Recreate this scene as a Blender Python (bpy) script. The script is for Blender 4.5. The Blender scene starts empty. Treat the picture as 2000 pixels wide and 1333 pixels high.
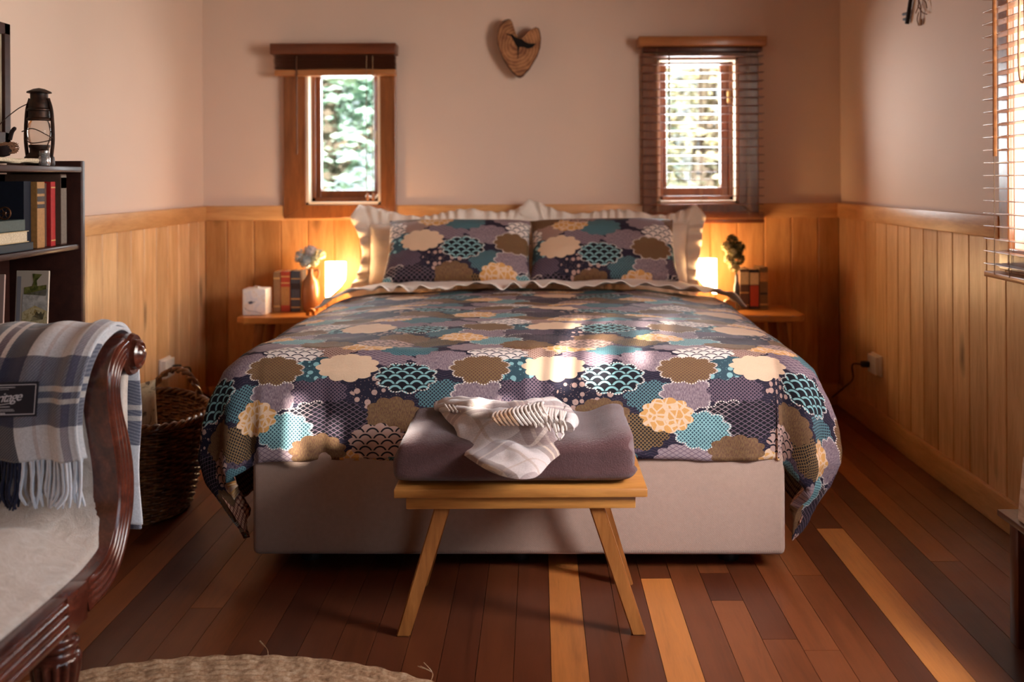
import bpy, bmesh, math, random
from mathutils import Vector, Matrix, noise as mnoise
random.seed(7)
R = math.radians
sc = bpy.context.scene
COL = sc.collection
pi = math.pi

# ------------------------------------------------------------------ camera, world, sun, daylight, exposure
cam = bpy.data.cameras.new('camera')
cam_o = bpy.data.objects.new('camera', cam)
COL.objects.link(cam_o)
cam.sensor_width = 36
cam.lens = 36
cam.shift_x = -0.025
cam.shift_y = -0.1593
cam.clip_start = 0.05
cam_o.location = (0, 0, 1.13)
cam_o.rotation_euler = (pi / 2, R(0.3), 0)
cam.dof.use_dof = True
cam.dof.focus_distance = 2.72
cam.dof.aperture_fstop = 2.6
sc.camera = cam_o

world = bpy.data.worlds.new('world')
sc.world = world
world.use_nodes = True
_bg = world.node_tree.nodes['Background']
_sky = world.node_tree.nodes.new('ShaderNodeTexSky')
_sky.sky_type = 'HOSEK_WILKIE'
_sky.turbidity = 3.5
_sky.ground_albedo = 0.4
_sky.sun_direction = Vector((-0.15, -0.93, 0.33)).normalized()
_mx = world.node_tree.nodes.new('ShaderNodeMix')
_mx.data_type = 'RGBA'
_mx.inputs['Factor'].default_value = 0.72
world.node_tree.links.new(_sky.outputs[0], _mx.inputs[6])
_mx.inputs[7].default_value = (0.80, 0.92, 1.0, 1)
world.node_tree.links.new(_mx.outputs[2], _bg.inputs[0])
_bg.inputs[1].default_value = 2.2


def light(name, kind, loc, energy, color, size=None, direction=None, spread=None, radius=None, angle=None):
    l = bpy.data.lights.new(name, kind)
    l.energy = energy
    l.color = color
    if kind == 'AREA':
        l.shape = 'RECTANGLE'
        l.size, l.size_y = size
        if spread:
            l.spread = R(spread)
    if kind == 'POINT':
        l.shadow_soft_size = radius
    if kind == 'SUN':
        l.angle = R(angle)
    o = bpy.data.objects.new(name, l)
    COL.objects.link(o)
    o.location = loc
    if direction is not None:
        o.rotation_euler = Vector(direction).to_track_quat('-Z', 'Y').to_euler()
    return o


SUN_DIR = Vector((0.14, 0.93, -0.31)).normalized()
light('sun', 'SUN', (-2, -8, 6), 24.0, (1.0, 0.93, 0.84), direction=SUN_DIR, angle=0.6)
# daylight just outside each opening of the room, plus one added fill
light('daylight_right_window', 'AREA', (1.70, 2.42, 1.42), 97, (1.0, 0.92, 0.84), (0.85, 1.0), (-1, 0, -0.15))
light('added_bed_base_light', 'AREA', (1.68, 1.60, 1.50), 21, (0.95, 0.95, 1.0), (0.5, 0.7), (-1.1, 1.25, -1.2), spread=75)  # added fill, narrowed and aimed at the bed base through an added window
light('daylight_glass_door', 'AREA', (1.72, 0.05, 1.15), 18, (0.68, 0.82, 1.0), (1.4, 1.8), (-1, 0.25, -0.08))
light('daylight_small_window_left', 'AREA', (-0.96, 5.26, 1.36), 9, (0.92, 0.97, 1.0), (0.30, 0.56), (0, -1, -0.12))
light('daylight_small_window_right', 'AREA', (0.78, 5.26, 1.38), 31, (0.92, 0.97, 1.0), (0.30, 0.56), (0, -1, -0.12))

vs = sc.view_settings
vs.view_transform = 'Standard'
vs.look = 'None'
vs.exposure = 0.0
vs.gamma = 1.0
vs.use_curve_mapping = False
try:
    sc.cycles.use_denoising = True
    sc.cycles.max_bounces = 8
    sc.cycles.diffuse_bounces = 5
    sc.cycles.transparent_max_bounces = 12
    sc.cycles.sample_clamp_indirect = 6
    sc.cycles.caustics_reflective = False
    sc.cycles.caustics_refractive = False
except Exception:
    pass

# ------------------------------------------------------------------ mesh helpers
ROOTM = {}


def inv_of(parent):
    p = parent
    while p is not None and p.name not in ROOTM:
        p = p.parent
    return ROOTM[p.name].inverted() if p is not None else Matrix.Identity(4)


def rnd(a, b):
    return random.uniform(a, b)


class MB:
    def __init__(s, local=False):
        s.bm = bmesh.new()
        s.uv = None
        s.local = local

    def box(s, x0, x1, y0, y1, z0, z1, bev=0.0, seg=2, m=None):
        r = bmesh.ops.create_cube(s.bm, size=1)
        vs_ = r['verts']
        for v in vs_:
            v.co = Vector(((x0 + x1) / 2 + v.co.x * (x1 - x0), (y0 + y1) / 2 + v.co.y * (y1 - y0), (z0 + z1) / 2 + v.co.z * (z1 - z0)))
        if m is not None:
            for v in vs_:
                v.co = m @ v.co
        if bev > 0:
            es = list({e for v in vs_ for e in v.link_edges})
            bmesh.ops.bevel(s.bm, geom=es, offset=bev, segments=seg, affect='EDGES', profile=0.5)
        return s

    def lathe(s, prof, seg=24, m=None, flute=None):
        """prof: list of (r, z); flute: (count, depth, z0, z1)"""
        rows = []
        for (r_, z) in prof:
            row = []
            for k in range(seg):
                a = 2 * pi * k / seg
                rr = r_
                if flute and flute[2] < z < flute[3]:
                    rr = r_ * (1 - flute[1] * (0.5 + 0.5 * math.cos(a * flute[0])) ** 2)
                co = Vector((rr * math.cos(a), rr * math.sin(a), z))
                row.append(s.bm.verts.new(m @ co if m is not None else co))
            rows.append(row)
        for i in range(len(rows) - 1):
            for k in range(seg):
                s.bm.faces.new((rows[i][k], rows[i][(k + 1) % seg], rows[i + 1][(k + 1) % seg], rows[i + 1][k]))
        if prof[0][0] > 1e-5:
            s.bm.faces.new(rows[0][::-1])
        if prof[-1][0] > 1e-5:
            s.bm.faces.new(rows[-1])
        return s

    def tube(s, pts, rad, seg=8, closed=False, flat=1.0):
        pts = [Vector(p) for p in pts]
        n = len(pts)
        rads = rad if isinstance(rad, (list, tuple)) else [rad] * n
        rows = []
        up = None
        for i, p in enumerate(pts):
            if closed:
                t = pts[(i + 1) % n] - pts[i - 1]
            else:
                t = pts[min(i + 1, n - 1)] - pts[max(i - 1, 0)]
            if t.length < 1e-9:
                t = Vector((0, 0, 1))
            t.normalize()
            if up is None:
                up = Vector((0, 0, 1)) if abs(t.z) < 0.9 else Vector((0, 1, 0))
            side = t.cross(up)
            if side.length < 1e-6:
                side = t.cross(Vector((1, 0, 0)))
            side.normalize()
            up = side.cross(t).normalized()
            rows.append([s.bm.verts.new(p + (side * math.cos(2 * pi * k / seg) + up * math.sin(2 * pi * k / seg) * flat) * rads[i]) for k in range(seg)])
        m_ = n if closed else n - 1
        for i in range(m_):
            a, b = rows[i], rows[(i + 1) % n]
            for k in range(seg):
                s.bm.faces.new((a[k], a[(k + 1) % seg], b[(k + 1) % seg], b[k]))
        if not closed:
            s.bm.faces.new(rows[0][::-1])
            s.bm.faces.new(rows[-1])
        return s

    def prism(s, poly, axis, a0, a1):
        """poly: 2D points; axis 'x': (y,z) points, extruded along x; 'y': (x,z); 'z': (x,y)"""
        def mk(p, a):
            if axis == 'x':
                return Vector((a, p[0], p[1]))
            if axis == 'y':
                return Vector((p[0], a, p[1]))
            return Vector((p[0], p[1], a))
        A = [s.bm.verts.new(mk(p, a0)) for p in poly]
        B = [s.bm.verts.new(mk(p, a1)) for p in poly]
        n = len(poly)
        s.bm.faces.new(A[::-1])
        s.bm.faces.new(B)
        for i in range(n):
            s.bm.faces.new((A[i], A[(i + 1) % n], B[(i + 1) % n], B[i]))
        return s

    def grid(s, fn, nu, nv, uvfn=None, closed_u=False):
        """fn(i/(nu-1), j/(nv-1)) -> point"""
        if uvfn and s.uv is None:
            s.uv = s.bm.loops.layers.uv.new('UVMap')
        rows = []
        for j in range(nv):
            rows.append([s.bm.verts.new(fn(i / (nu - (0 if closed_u else 1)), j / (nv - 1))) for i in range(nu)])
        cu = nu if closed_u else nu - 1
        for j in range(nv - 1):
            for i in range(cu):
                i2 = (i + 1) % nu
                f = s.bm.faces.new((rows[j][i], rows[j][i2], rows[j + 1][i2], rows[j + 1][i]))
                if uvfn:
                    qs = ((i, j), (i + 1, j), (i + 1, j + 1), (i, j + 1))
                    for lp, (a, b) in zip(f.loops, qs):
                        lp[s.uv].uv = uvfn(a / (nu - (0 if closed_u else 1)), b / (nv - 1))
        return rows

    def build(s, name, mats, parent=None, smooth=None, fix=True):
        if fix:
            bmesh.ops.recalc_face_normals(s.bm, faces=s.bm.faces[:])
        if not getattr(s, 'local', False):
            s.bm.transform(inv_of(parent))
        me = bpy.data.meshes.new(name)
        s.bm.to_mesh(me)
        s.bm.free()
        if not isinstance(mats, (list, tuple)):
            mats = [mats]
        for m in mats:
            me.materials.append(m)
        if smooth is None:
            smooth = 40
        if smooth:
            me.polygons.foreach_set('use_smooth', [True] * len(me.polygons))
            if smooth is not True:
                try:
                    me.set_sharp_from_angle(angle=R(smooth))
                except Exception:
                    pass
        o = bpy.data.objects.new(name, me)
        COL.objects.link(o)
        if parent is not None:
            o.parent = parent
        return o


def box(name, mat, x0, x1, y0, y1, z0, z1, bev=0.003, parent=None, seg=2, m=None):
    return MB().box(x0, x1, y0, y1, z0, z1, bev, seg, m).build(name, mat, parent)


def thing(name, label, cat, loc=(0, 0, 0), rotz=0, group=None, kind=None):
    o = bpy.data.objects.new(name, None)
    o.empty_display_size = 0.05
    COL.objects.link(o)
    o.location = loc
    o.rotation_euler = (0, 0, rotz)
    ROOTM[o.name] = Matrix.Translation(Vector(loc)) @ Matrix.Rotation(rotz, 4, 'Z')
    return tag(o, label, cat, group, kind)


def tag(o, label=None, cat=None, group=None, kind=None):
    if label:
        o['label'] = label
    if cat:
        o['category'] = cat
    if group:
        o['group'] = group
    if kind:
        o['kind'] = kind
    return o


def struct(o, label=None):
    o['kind'] = 'structure'
    if label:
        o['label'] = label
    return o


def sroot(name, label=None):
    o = bpy.data.objects.new(name, None)
    COL.objects.link(o)
    ROOTM[o.name] = Matrix.Identity(4)
    return struct(o, label)


def subsurf(o, lv=1):
    m = o.modifiers.new('subdivision', 'SUBSURF')
    m.levels = lv
    m.render_levels = lv
    return o


def solid(o, t, off=-1, mo=0):
    m = o.modifiers.new('thickness', 'SOLIDIFY')
    m.thickness = t
    m.offset = off
    m.material_offset = mo
    m.use_even_offset = False
    return o


def bez(pts, n=8):
    """Catmull-Rom through the points"""
    P = [Vector(p) for p in pts]
    P = [P[0] * 2 - P[1]] + P + [P[-1] * 2 - P[-2]]
    out = []
    for i in range(1, len(P) - 2):
        p0, p1, p2, p3 = P[i - 1:i + 3]
        for k in range(n):
            t = k / n
            out.append(0.5 * ((2 * p1) + (p2 - p0) * t + (2 * p0 - 5 * p1 + 4 * p2 - p3) * t * t + (3 * p1 - p0 - 3 * p2 + p3) * t ** 3))
    out.append(P[-2].copy())
    return out


def lerp_tab(tab, x):
    if x <= tab[0][0]:
        return tab[0][1:]
    for a, b in zip(tab, tab[1:]):
        if x <= b[0]:
            t = (x - a[0]) / (b[0] - a[0])
            return tuple(p + (q - p) * t for p, q in zip(a[1:], b[1:]))
    return tab[-1][1:]


def smoothstep(a, b, x):
    t = max(0, min(1, (x - a) / (b - a)))
    return t * t * (3 - 2 * t)


def srgb(r, g, b):
    f = lambda c: (c / 255 / 12.92) if c / 255 <= 0.04045 else ((c / 255 + 0.055) / 1.055) ** 2.4
    return (f(r), f(g), f(b), 1)


# ------------------------------------------------------------------ node helper
class NT:
    def __init__(s, tree):
        s.t = tree
        s.n = tree.nodes
        s.l = tree.links

    def put(s, sock, v):
        if v is None:
            return
        if isinstance(v, bpy.types.NodeSocket):
            s.l.new(v, sock)
        elif isinstance(v, (tuple, list, Vector)):
            v = tuple(v)
            try:
                n_ = len(sock.default_value)
            except TypeError:
                n_ = 1
            if n_ == 4 and len(v) == 3:
                v = v + (1,)
            if n_ == 3:
                v = v[:3]
            sock.default_value = v
        else:
            try:
                sock.default_value = v
            except TypeError:
                sock.default_value = (v,) * len(sock.default_value)

    def math(s, op, a, b=None, c=None, clamp=False):
        n = s.n.new('ShaderNodeMath')
        n.operation = op
        n.use_clamp = clamp
        s.put(n.inputs[0], a)
        s.put(n.inputs[1], b)
        s.put(n.inputs[2], c)
        return n.outputs[0]

    def vmath(s, op, a, b=None, c=None):
        n = s.n.new('ShaderNodeVectorMath')
        n.operation = op
        s.put(n.inputs[0], a)
        if b is not None:
            s.put(n.inputs[1], b)
        if c is not None:
            s.put(n.inputs[2], c)
        return n.outputs[1] if op in ('LENGTH', 'DOT_PRODUCT', 'DISTANCE') else n.outputs[0]

    def mix(s, f, a, b, blend='MIX'):
        n = s.n.new('ShaderNodeMix')
        n.data_type = 'RGBA'
        n.blend_type = blend
        s.put(n.inputs[0], f)
        s.put(n.inputs[6], a)
        s.put(n.inputs[7], b)
        return n.outputs[2]

    def ramp(s, f, stops, interp='LINEAR'):
        n = s.n.new('ShaderNodeValToRGB')
        cr = n.color_ramp
        cr.interpolation = interp
        while len(cr.elements) < len(stops):
            cr.elements.new(0.5)
        for e, (p, c) in zip(cr.elements, stops):
            e.position = p
            e.color = c if len(c) == 4 else tuple(c) + (1,)
        s.put(n.inputs[0], f)
        return n.outputs[0]

    def noise(s, vec, scale, detail=3, rough=0.5, dist=0.0, col=False):
        n = s.n.new('ShaderNodeTexNoise')
        s.put(n.inputs['Vector'], vec)
        n.inputs['Scale'].default_value = scale
        n.inputs['Detail'].default_value = detail
        n.inputs['Roughness'].default_value = rough
        n.inputs['Distortion'].default_value = dist
        return n.outputs[1] if col else n.outputs[0]

    def voro(s, vec, scale, rand=1.0, feature='F1', out=0):
        n = s.n.new('ShaderNodeTexVoronoi')
        n.feature = feature
        s.put(n.inputs['Vector'], vec)
        n.inputs['Scale'].default_value = scale
        n.inputs['Randomness'].default_value = rand
        return n.outputs[out]

    def wnoise(s, v, dim='1D'):
        n = s.n.new('ShaderNodeTexWhiteNoise')
        n.noise_dimensions = dim
        s.put(n.inputs['W' if dim == '1D' else 'Vector'], v)
        return n.outputs[0]

    def coord(s, which='Object'):
        for x in s.n:
            if x.bl_idname == 'ShaderNodeTexCoord':
                return x.outputs[which]
        return s.n.new('ShaderNodeTexCoord').outputs[which]

    def sep(s, v):
        n = s.n.new('ShaderNodeSeparateXYZ')
        s.put(n.inputs[0], v)
        return n.outputs

    def comb(s, x=0, y=0, z=0):
        n = s.n.new('ShaderNodeCombineXYZ')
        s.put(n.inputs[0], x)
        s.put(n.inputs[1], y)
        s.put(n.inputs[2], z)
        return n.outputs[0]

    def attr(s, name, out='Color'):
        n = s.n.new('ShaderNodeAttribute')
        n.attribute_name = name
        return n.outputs[out]

    def bump(s, h, strength=0.3, dist=0.01):
        n = s.n.new('ShaderNodeBump')
        n.inputs['Strength'].default_value = strength
        n.inputs['Distance'].default_value = dist
        s.put(n.inputs['Height'], h)
        return n.outputs[0]


def mat(name, color=(0.5, 0.5, 0.5), rough=0.6, metal=0.0, spec=0.5, sheen=0.0, coat=0.0, emit=None, emits=0.0, trans=0.0, build=None, sub=0.0, alpha=1.0, ior=1.45):
    m = bpy.data.materials.new(name)
    m.use_nodes = True
    nt = NT(m.node_tree)
    b = m.node_tree.nodes['Principled BSDF']
    color = tuple(color) + ((1,) if len(color) == 3 else ())
    b.inputs['Base Color'].default_value = color
    b.inputs['Roughness'].default_value = rough
    b.inputs['Metallic'].default_value = metal
    b.inputs['Specular IOR Level'].default_value = spec
    b.inputs['Sheen Weight'].default_value = sheen
    b.inputs['Sheen Roughness'].default_value = 0.4
    b.inputs['Coat Weight'].default_value = coat
    b.inputs['Coat Roughness'].default_value = 0.15
    b.inputs['Transmission Weight'].default_value = trans
    b.inputs['IOR'].default_value = ior
    b.inputs['Alpha'].default_value = alpha
    if emit:
        b.inputs['Emission Color'].default_value = tuple(emit) + ((1,) if len(emit) == 3 else ())
        b.inputs['Emission Strength'].default_value = emits
    if build:
        r = build(nt, b)
        if r is not None:
            if isinstance(r, tuple):
                col, nrm = r[0], r[1]
                if col is not None:
                    nt.put(b.inputs['Base Color'], col)
                if nrm is not None:
                    nt.put(b.inputs['Normal'], nrm)
                if len(r) > 2 and r[2] is not None:
                    nt.put(b.inputs['Roughness'], r[2])
            else:
                nt.put(b.inputs['Base Color'], r)
    return m


def shade(c, k):
    return (c[0] * k, c[1] * k, c[2] * k, 1)


def wood(name, c1, c2, axis='x', rough=0.45, scale=1.0, coat=0.0, board=None, knots=0.0, spec=0.4, boardvar=0.35, dark=None):
    """streaky grain running along the axis; board=(axis index, width, offset) varies the tone board by board"""
    def bld(nt, b):
        co = nt.coord('Object')
        st = {'x': (0.12, 1, 1), 'y': (1, 0.12, 1), 'z': (1, 1, 0.12)}[axis]
        if board:
            sx = nt.sep(co)
            idx = nt.math('FLOOR', nt.math('DIVIDE', nt.math('SUBTRACT', sx[board[0]], board[2]), board[1]))
            w = nt.wnoise(idx)
            co = nt.vmath('ADD', co, nt.comb(nt.math('MULTIPLY', w, 13.0), nt.math('MULTIPLY', w, 7.0), nt.math('MULTIPLY', w, 5.0)))
        v = nt.vmath('MULTIPLY', co, st)
        n1 = nt.noise(v, 22 * scale, 4, 0.6, 0.6)
        n2 = nt.noise(v, 140 * scale, 3, 0.6)
        n3 = nt.noise(co, 2.2 * scale, 2, 0.5)
        f = nt.math('ADD', nt.math('MULTIPLY', n1, 0.6), nt.math('MULTIPLY', n2, 0.22))
        f = nt.math('ADD', f, nt.math('MULTIPLY', n3, 0.22))
        col = nt.ramp(f, [(0.30, c1), (0.52, tuple((a + b_) / 2 for a, b_ in zip(c1, c2))), (0.72, c2)])
        if board:
            k = nt.math('ADD', nt.math('MULTIPLY', w, boardvar), 1 - boardvar * 0.5)
            col = nt.mix(1.0, col, nt.comb(k, nt.math('POWER', k, 1.15), nt.math('POWER', k, 1.3)), 'MULTIPLY')
        if knots:
            st2 = {'x': (0.35, 1, 1), 'y': (1, 0.35, 1), 'z': (1, 1, 0.35)}[axis]
            kv = nt.vmath('ADD', nt.vmath('MULTIPLY', co, st2), nt.vmath('MULTIPLY', nt.noise(co, 9, 2, col=True), (0.03, 0.03, 0.03)))
            d = nt.voro(kv, 4.2)
            kf = nt.math('SUBTRACT', 1.0, nt.math('DIVIDE', d, 0.13), clamp=True)
            col = nt.mix(nt.math('MULTIPLY', kf, knots), col, dark or shade(c1, 0.18))
        return col, nt.bump(nt.math('ADD', n2, n1), 0.12, 0.003), None
    return mat(name, rough=rough, coat=coat, spec=spec, build=bld)


def fabric(name, col, rough=0.9, scale=900, sheen=0.3, var=0.15, fuzz=0.0):
    def bld(nt, b):
        co = nt.coord('Object')
        w1 = nt.math('SINE', nt.math('MULTIPLY', nt.sep(co)[0], scale))
        w2 = nt.math('SINE', nt.math('MULTIPLY', nt.sep(co)[2], scale))
        w3 = nt.math('SINE', nt.math('MULTIPLY', nt.sep(co)[1], scale))
        wv = nt.math('MULTIPLY', w1, nt.math('ADD', w2, w3))
        n = nt.noise(co, 60, 4, 0.7)
        n0 = nt.noise(co, 5, 3, 0.5)
        f = nt.math('ADD', nt.math('MULTIPLY', n, 0.6), nt.math('MULTIPLY', n0, 0.4))
        c = nt.ramp(f, [(0.3, shade(col, 1 - var)), (0.7, shade(col, 1 + var))])
        h = nt.math('ADD', nt.math('MULTIPLY', wv, 0.25), nt.math('MULTIPLY', nt.noise(co, 220, 4, 0.8), 1.0 + fuzz))
        return c, nt.bump(h, 0.35 + fuzz * 0.3, 0.002), None
    return mat(name, rough=rough, sheen=sheen, spec=0.2, build=bld)

# ------------------------------------------------------------------ materials
PINE = dict(c1=srgb(176, 118, 66), c2=srgb(234, 182, 124))
M_pine_back = wood('pine_boards_back', srgb(158, 100, 52), srgb(218, 162, 104), 'z', 0.38, board=(0, 0.133, 0.855), knots=0.9, boardvar=0.3)
M_pine_left = wood('pine_boards_left', srgb(184, 130, 80), srgb(238, 196, 146), 'z', 0.33, board=(1, 0.137, 3.874), knots=0.9, boardvar=0.28)
M_pine_right = wood('pine_boards_right', srgb(184, 130, 80), srgb(238, 196, 146), 'z', 0.36, board=(1, 0.14, 3.266), knots=0.9, boardvar=0.3)
M_rail_x = wood('pine_rail_along_back', PINE['c1'], PINE['c2'], 'x', 0.4, knots=0.8)
M_rail_y = wood('pine_rail_along_sides', PINE['c1'], PINE['c2'], 'y', 0.4, knots=0.8)
M_casing = wood('stained_window_timber', srgb(92, 48, 22), srgb(160, 98, 52), 'z', 0.35, coat=0.3)
M_sash = wood('stained_sash_timber', srgb(80, 40, 20), srgb(140, 78, 40), 'z', 0.35, coat=0.3)
M_white_jamb = mat('painted_jamb', srgb(225, 205, 180), 0.5)
M_glass = mat('window_glass', (0.95, 1, 0.99), 0.02, trans=1.0, ior=1.01, spec=0.1)


def _glass_build(nt, b):
    # thin clear pane: transparent with a little mirror
    out = [n for n in nt.n if n.bl_idname == 'ShaderNodeOutputMaterial'][0]
    tr = nt.n.new('ShaderNodeBsdfTransparent')
    gl = nt.n.new('ShaderNodeBsdfGlossy')
    gl.inputs['Roughness'].default_value = 0.03
    ms = nt.n.new('ShaderNodeMixShader')
    ms.inputs[0].default_value = 0.05
    nt.l.new(tr.outputs[0], ms.inputs[1])
    nt.l.new(gl.outputs[0], ms.inputs[2])
    nt.l.new(ms.outputs[0], out.inputs[0])


M_pane = mat('clear_pane', build=_glass_build)


def _plaster(base):
    def bld(nt, b):
        co = nt.coord('Object')
        n = nt.noise(co, 1.3, 3, 0.5)
        n2 = nt.noise(co, 160, 3, 0.7)
        c = nt.ramp(n, [(0.3, shade(base, 0.96)), (0.7, shade(base, 1.03))])
        return c, nt.bump(n2, 0.05, 0.002), None
    return bld


WALLC = srgb(224, 198, 181)
M_wall = mat('cream_plaster', rough=0.75, spec=0.25, build=_plaster(WALLC))
M_ceil = wood('timber_lining', srgb(96, 56, 32), srgb(150, 96, 58), 'y', 0.5, board=(0, 0.14, 0.0))
M_dark_lining = wood('dark_timber_lining', srgb(60, 34, 22), srgb(104, 62, 40), 'z', 0.5, board=(0, 0.14, 0.0))


def _floor(nt, b):
    co = nt.coord('Object')
    t = nt.attr('tone')
    sp = nt.sep(t)
    off = nt.comb(nt.math('MULTIPLY', sp[0], 9.0), nt.math('MULTIPLY', sp[0], 31.0), 0)
    v = nt.vmath('MULTIPLY', nt.vmath('ADD', co, off), (1, 0.07, 1))
    n1 = nt.noise(v, 26, 5, 0.62, 1.2)
    n2 = nt.noise(v, 190, 3, 0.6)
    n3 = nt.noise(nt.vmath('MULTIPLY', nt.vmath('ADD', co, off), (1, 0.3, 1)), 5, 3, 0.55)
    f = nt.math('ADD', nt.math('ADD', nt.math('MULTIPLY', n1, 0.5), nt.math('MULTIPLY', n2, 0.2)), nt.math('MULTIPLY', n3, 0.3))
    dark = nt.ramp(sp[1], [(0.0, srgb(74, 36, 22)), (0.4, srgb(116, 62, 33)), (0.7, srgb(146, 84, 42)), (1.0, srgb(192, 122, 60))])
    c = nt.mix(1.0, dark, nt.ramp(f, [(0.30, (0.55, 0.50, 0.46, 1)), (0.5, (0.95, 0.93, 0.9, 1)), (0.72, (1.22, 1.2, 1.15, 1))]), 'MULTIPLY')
    kn = nt.voro(nt.vmath('MULTIPLY', nt.vmath('ADD', co, off), (1, 0.6, 1)), 1.9)
    kf = nt.math('SUBTRACT', 1.0, nt.math('DIVIDE', kn, 0.035), clamp=True)
    c = nt.mix(nt.math('MULTIPLY', kf, 0.8), c, srgb(40, 18, 12))
    r = nt.math('ADD', nt.math('MULTIPLY', nt.noise(co, 7, 3), 0.18), 0.25)
    return c, nt.bump(nt.math('ADD', n1, nt.noise(co, 3, 2)), 0.08, 0.004), r


M_floor = mat('hardwood_floorboards', rough=0.33, spec=0.5, build=_floor)
M_gap = mat('board_gap', srgb(20, 10, 7), 0.9)

# ------------------------------------------------------------------ room shell
XL, XR, YB, YF, ZC = -1.66, 1.504, 5.08, -1.6, 2.62
TH = 0.14


def floor():
    m = MB()
    col = m.bm.loops.layers.color.new('tone')
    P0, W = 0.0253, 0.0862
    over = {9: [(9, 0.14)], 10: [(3.285, 0.97), (9, 0.4)], 8: [(2.9, 0.55), (9, .7)], 11: [(9, 0.72)], 12: [(9, 0.30)], 15: [(9, .72)], 16: [(9, .6)],  # own board tones, with the right-wall ones lightened to carry light there
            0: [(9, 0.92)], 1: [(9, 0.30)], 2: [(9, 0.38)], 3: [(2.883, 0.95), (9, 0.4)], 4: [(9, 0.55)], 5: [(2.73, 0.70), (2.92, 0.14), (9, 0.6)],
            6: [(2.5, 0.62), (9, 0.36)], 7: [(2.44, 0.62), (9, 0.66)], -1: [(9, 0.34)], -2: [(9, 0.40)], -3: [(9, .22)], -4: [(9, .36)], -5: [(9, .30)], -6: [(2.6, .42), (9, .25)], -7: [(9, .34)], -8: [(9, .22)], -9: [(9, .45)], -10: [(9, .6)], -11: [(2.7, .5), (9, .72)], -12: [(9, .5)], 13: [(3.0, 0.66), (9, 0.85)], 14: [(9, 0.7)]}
    k0 = math.floor((XL - P0) / W)
    k1 = math.ceil((XR - P0) / W)
    rs = random.Random(11)
    for k in range(k0, k1):
        x0 = max(P0 + k * W, XL)
        x1 = min(P0 + (k + 1) * W, XR)
        if k in over:
            segs = []
            y = YF
            for (ye, tn) in over[k]:
                segs.append((y, min(ye, YB), tn))
                y = min(ye, YB)
        else:
            segs = []
            y = YF - rs.uniform(0, 1)
            while y < YB:
                L = rs.uniform(0.9, 2.6)
                segs.append((max(y, YF), min(y + L, YB), rs.betavariate(2, 2)))
                y += L
        for (a, b, tn) in segs:
            if b - a < 0.02:
                continue
            g = 0.0007
            h = 0.0
            A = [m.bm.verts.new(v) for v in ((x0 + g, a + g, h), (x1 - g, a + g, h), (x1 - g, b - g, h), (x0 + g, b - g, h))]
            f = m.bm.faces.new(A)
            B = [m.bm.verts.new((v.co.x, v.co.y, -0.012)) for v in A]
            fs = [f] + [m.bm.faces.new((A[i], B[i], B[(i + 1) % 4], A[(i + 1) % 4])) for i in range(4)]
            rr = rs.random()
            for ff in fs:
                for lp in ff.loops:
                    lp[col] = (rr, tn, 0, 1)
    # base slab
    r = bmesh.ops.create_cube(m.bm, size=1)
    for v in r['verts']:
        v.co = Vector(((XL + XR) / 2 + v.co.x * (XR - XL + 0.2), (YF + YB) / 2 + v.co.y * (YB - YF + 0.2), -0.06 + v.co.z * 0.1))
    for f in {f for v in r['verts'] for f in v.link_faces}:
        f.material_index = 1
    return struct(m.build('floor', [M_floor, M_gap], smooth=0, fix=False), 'hardwood strip floor of mixed brown boards')


floor()

# back wall with its two window openings
W1 = (-1.142, -0.774, 1.003, 1.672)
W2 = (0.591, 0.990, 1.000, 1.720)


def wall_with_holes(name, u0, u1, holes, place, mt):
    """place(u0,u1,z0,z1) -> box extents"""
    m = MB()
    us = sorted({u0, u1} | {h[0] for h in holes} | {h[1] for h in holes})
    zs = sorted({0.0, ZC} | {h[2] for h in holes} | {h[3] for h in holes})
    for a, b in zip(us, us[1:]):
        for c, d in zip(zs, zs[1:]):
            if any(h[0] <= a and b <= h[1] and h[2] <= c and d <= h[3] for h in holes):
                continue
            m.box(*place(a, b, c, d))
    bmesh.ops.remove_doubles(m.bm, verts=m.bm.verts[:], dist=1e-5)
    # drop inner double faces
    seen = {}
    for f in list(m.bm.faces):
        k = tuple(sorted(v.index for v in f.verts)) if False else tuple(sorted((round(v.co.x, 4), round(v.co.y, 4), round(v.co.z, 4)) for v in f.verts))
        seen.setdefault(k, []).append(f)
    dead = [f for fl in seen.values() if len(fl) > 1 for f in fl]
    bmesh.ops.delete(m.bm, geom=dead, context='FACES')
    return struct(m.build(name, mt, smooth=0))


wb = wall_with_holes('wall_back', XL - TH, XR + TH, [W1, W2], lambda a, b, c, d: (a, b, YB, YB + TH, c, d), M_wall)
# right wall: window with blind, glass door nearer the camera
WR = (1.98, 3.228, 0.90, 2.12)
DR = (-0.80, 0.85, 0.02, 2.08)
W5 = (1.22, 1.90, 0.90, 2.12)
wr = wall_with_holes('wall_right', YF - TH, YB, [WR, DR, W5], lambda a, b, c, d: (XR, XR + TH, a, b, c, d), M_wall)
wl = wall_with_holes('wall_left', YF - TH, YB, [], lambda a, b, c, d: (XL - TH, XL, a, b, c, d), M_wall)
WF = (-1.58, -0.30, 1.66, 2.42)
wf = wall_with_holes('wall_front', XL, XR, [WF], lambda a, b, c, d: (a, b, YF - TH, YF, c, d), M_dark_lining)
struct(box('ceiling', M_ceil, XL - TH, XR + TH, YF - TH, YB + TH, ZC, ZC + 0.12, 0))


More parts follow.
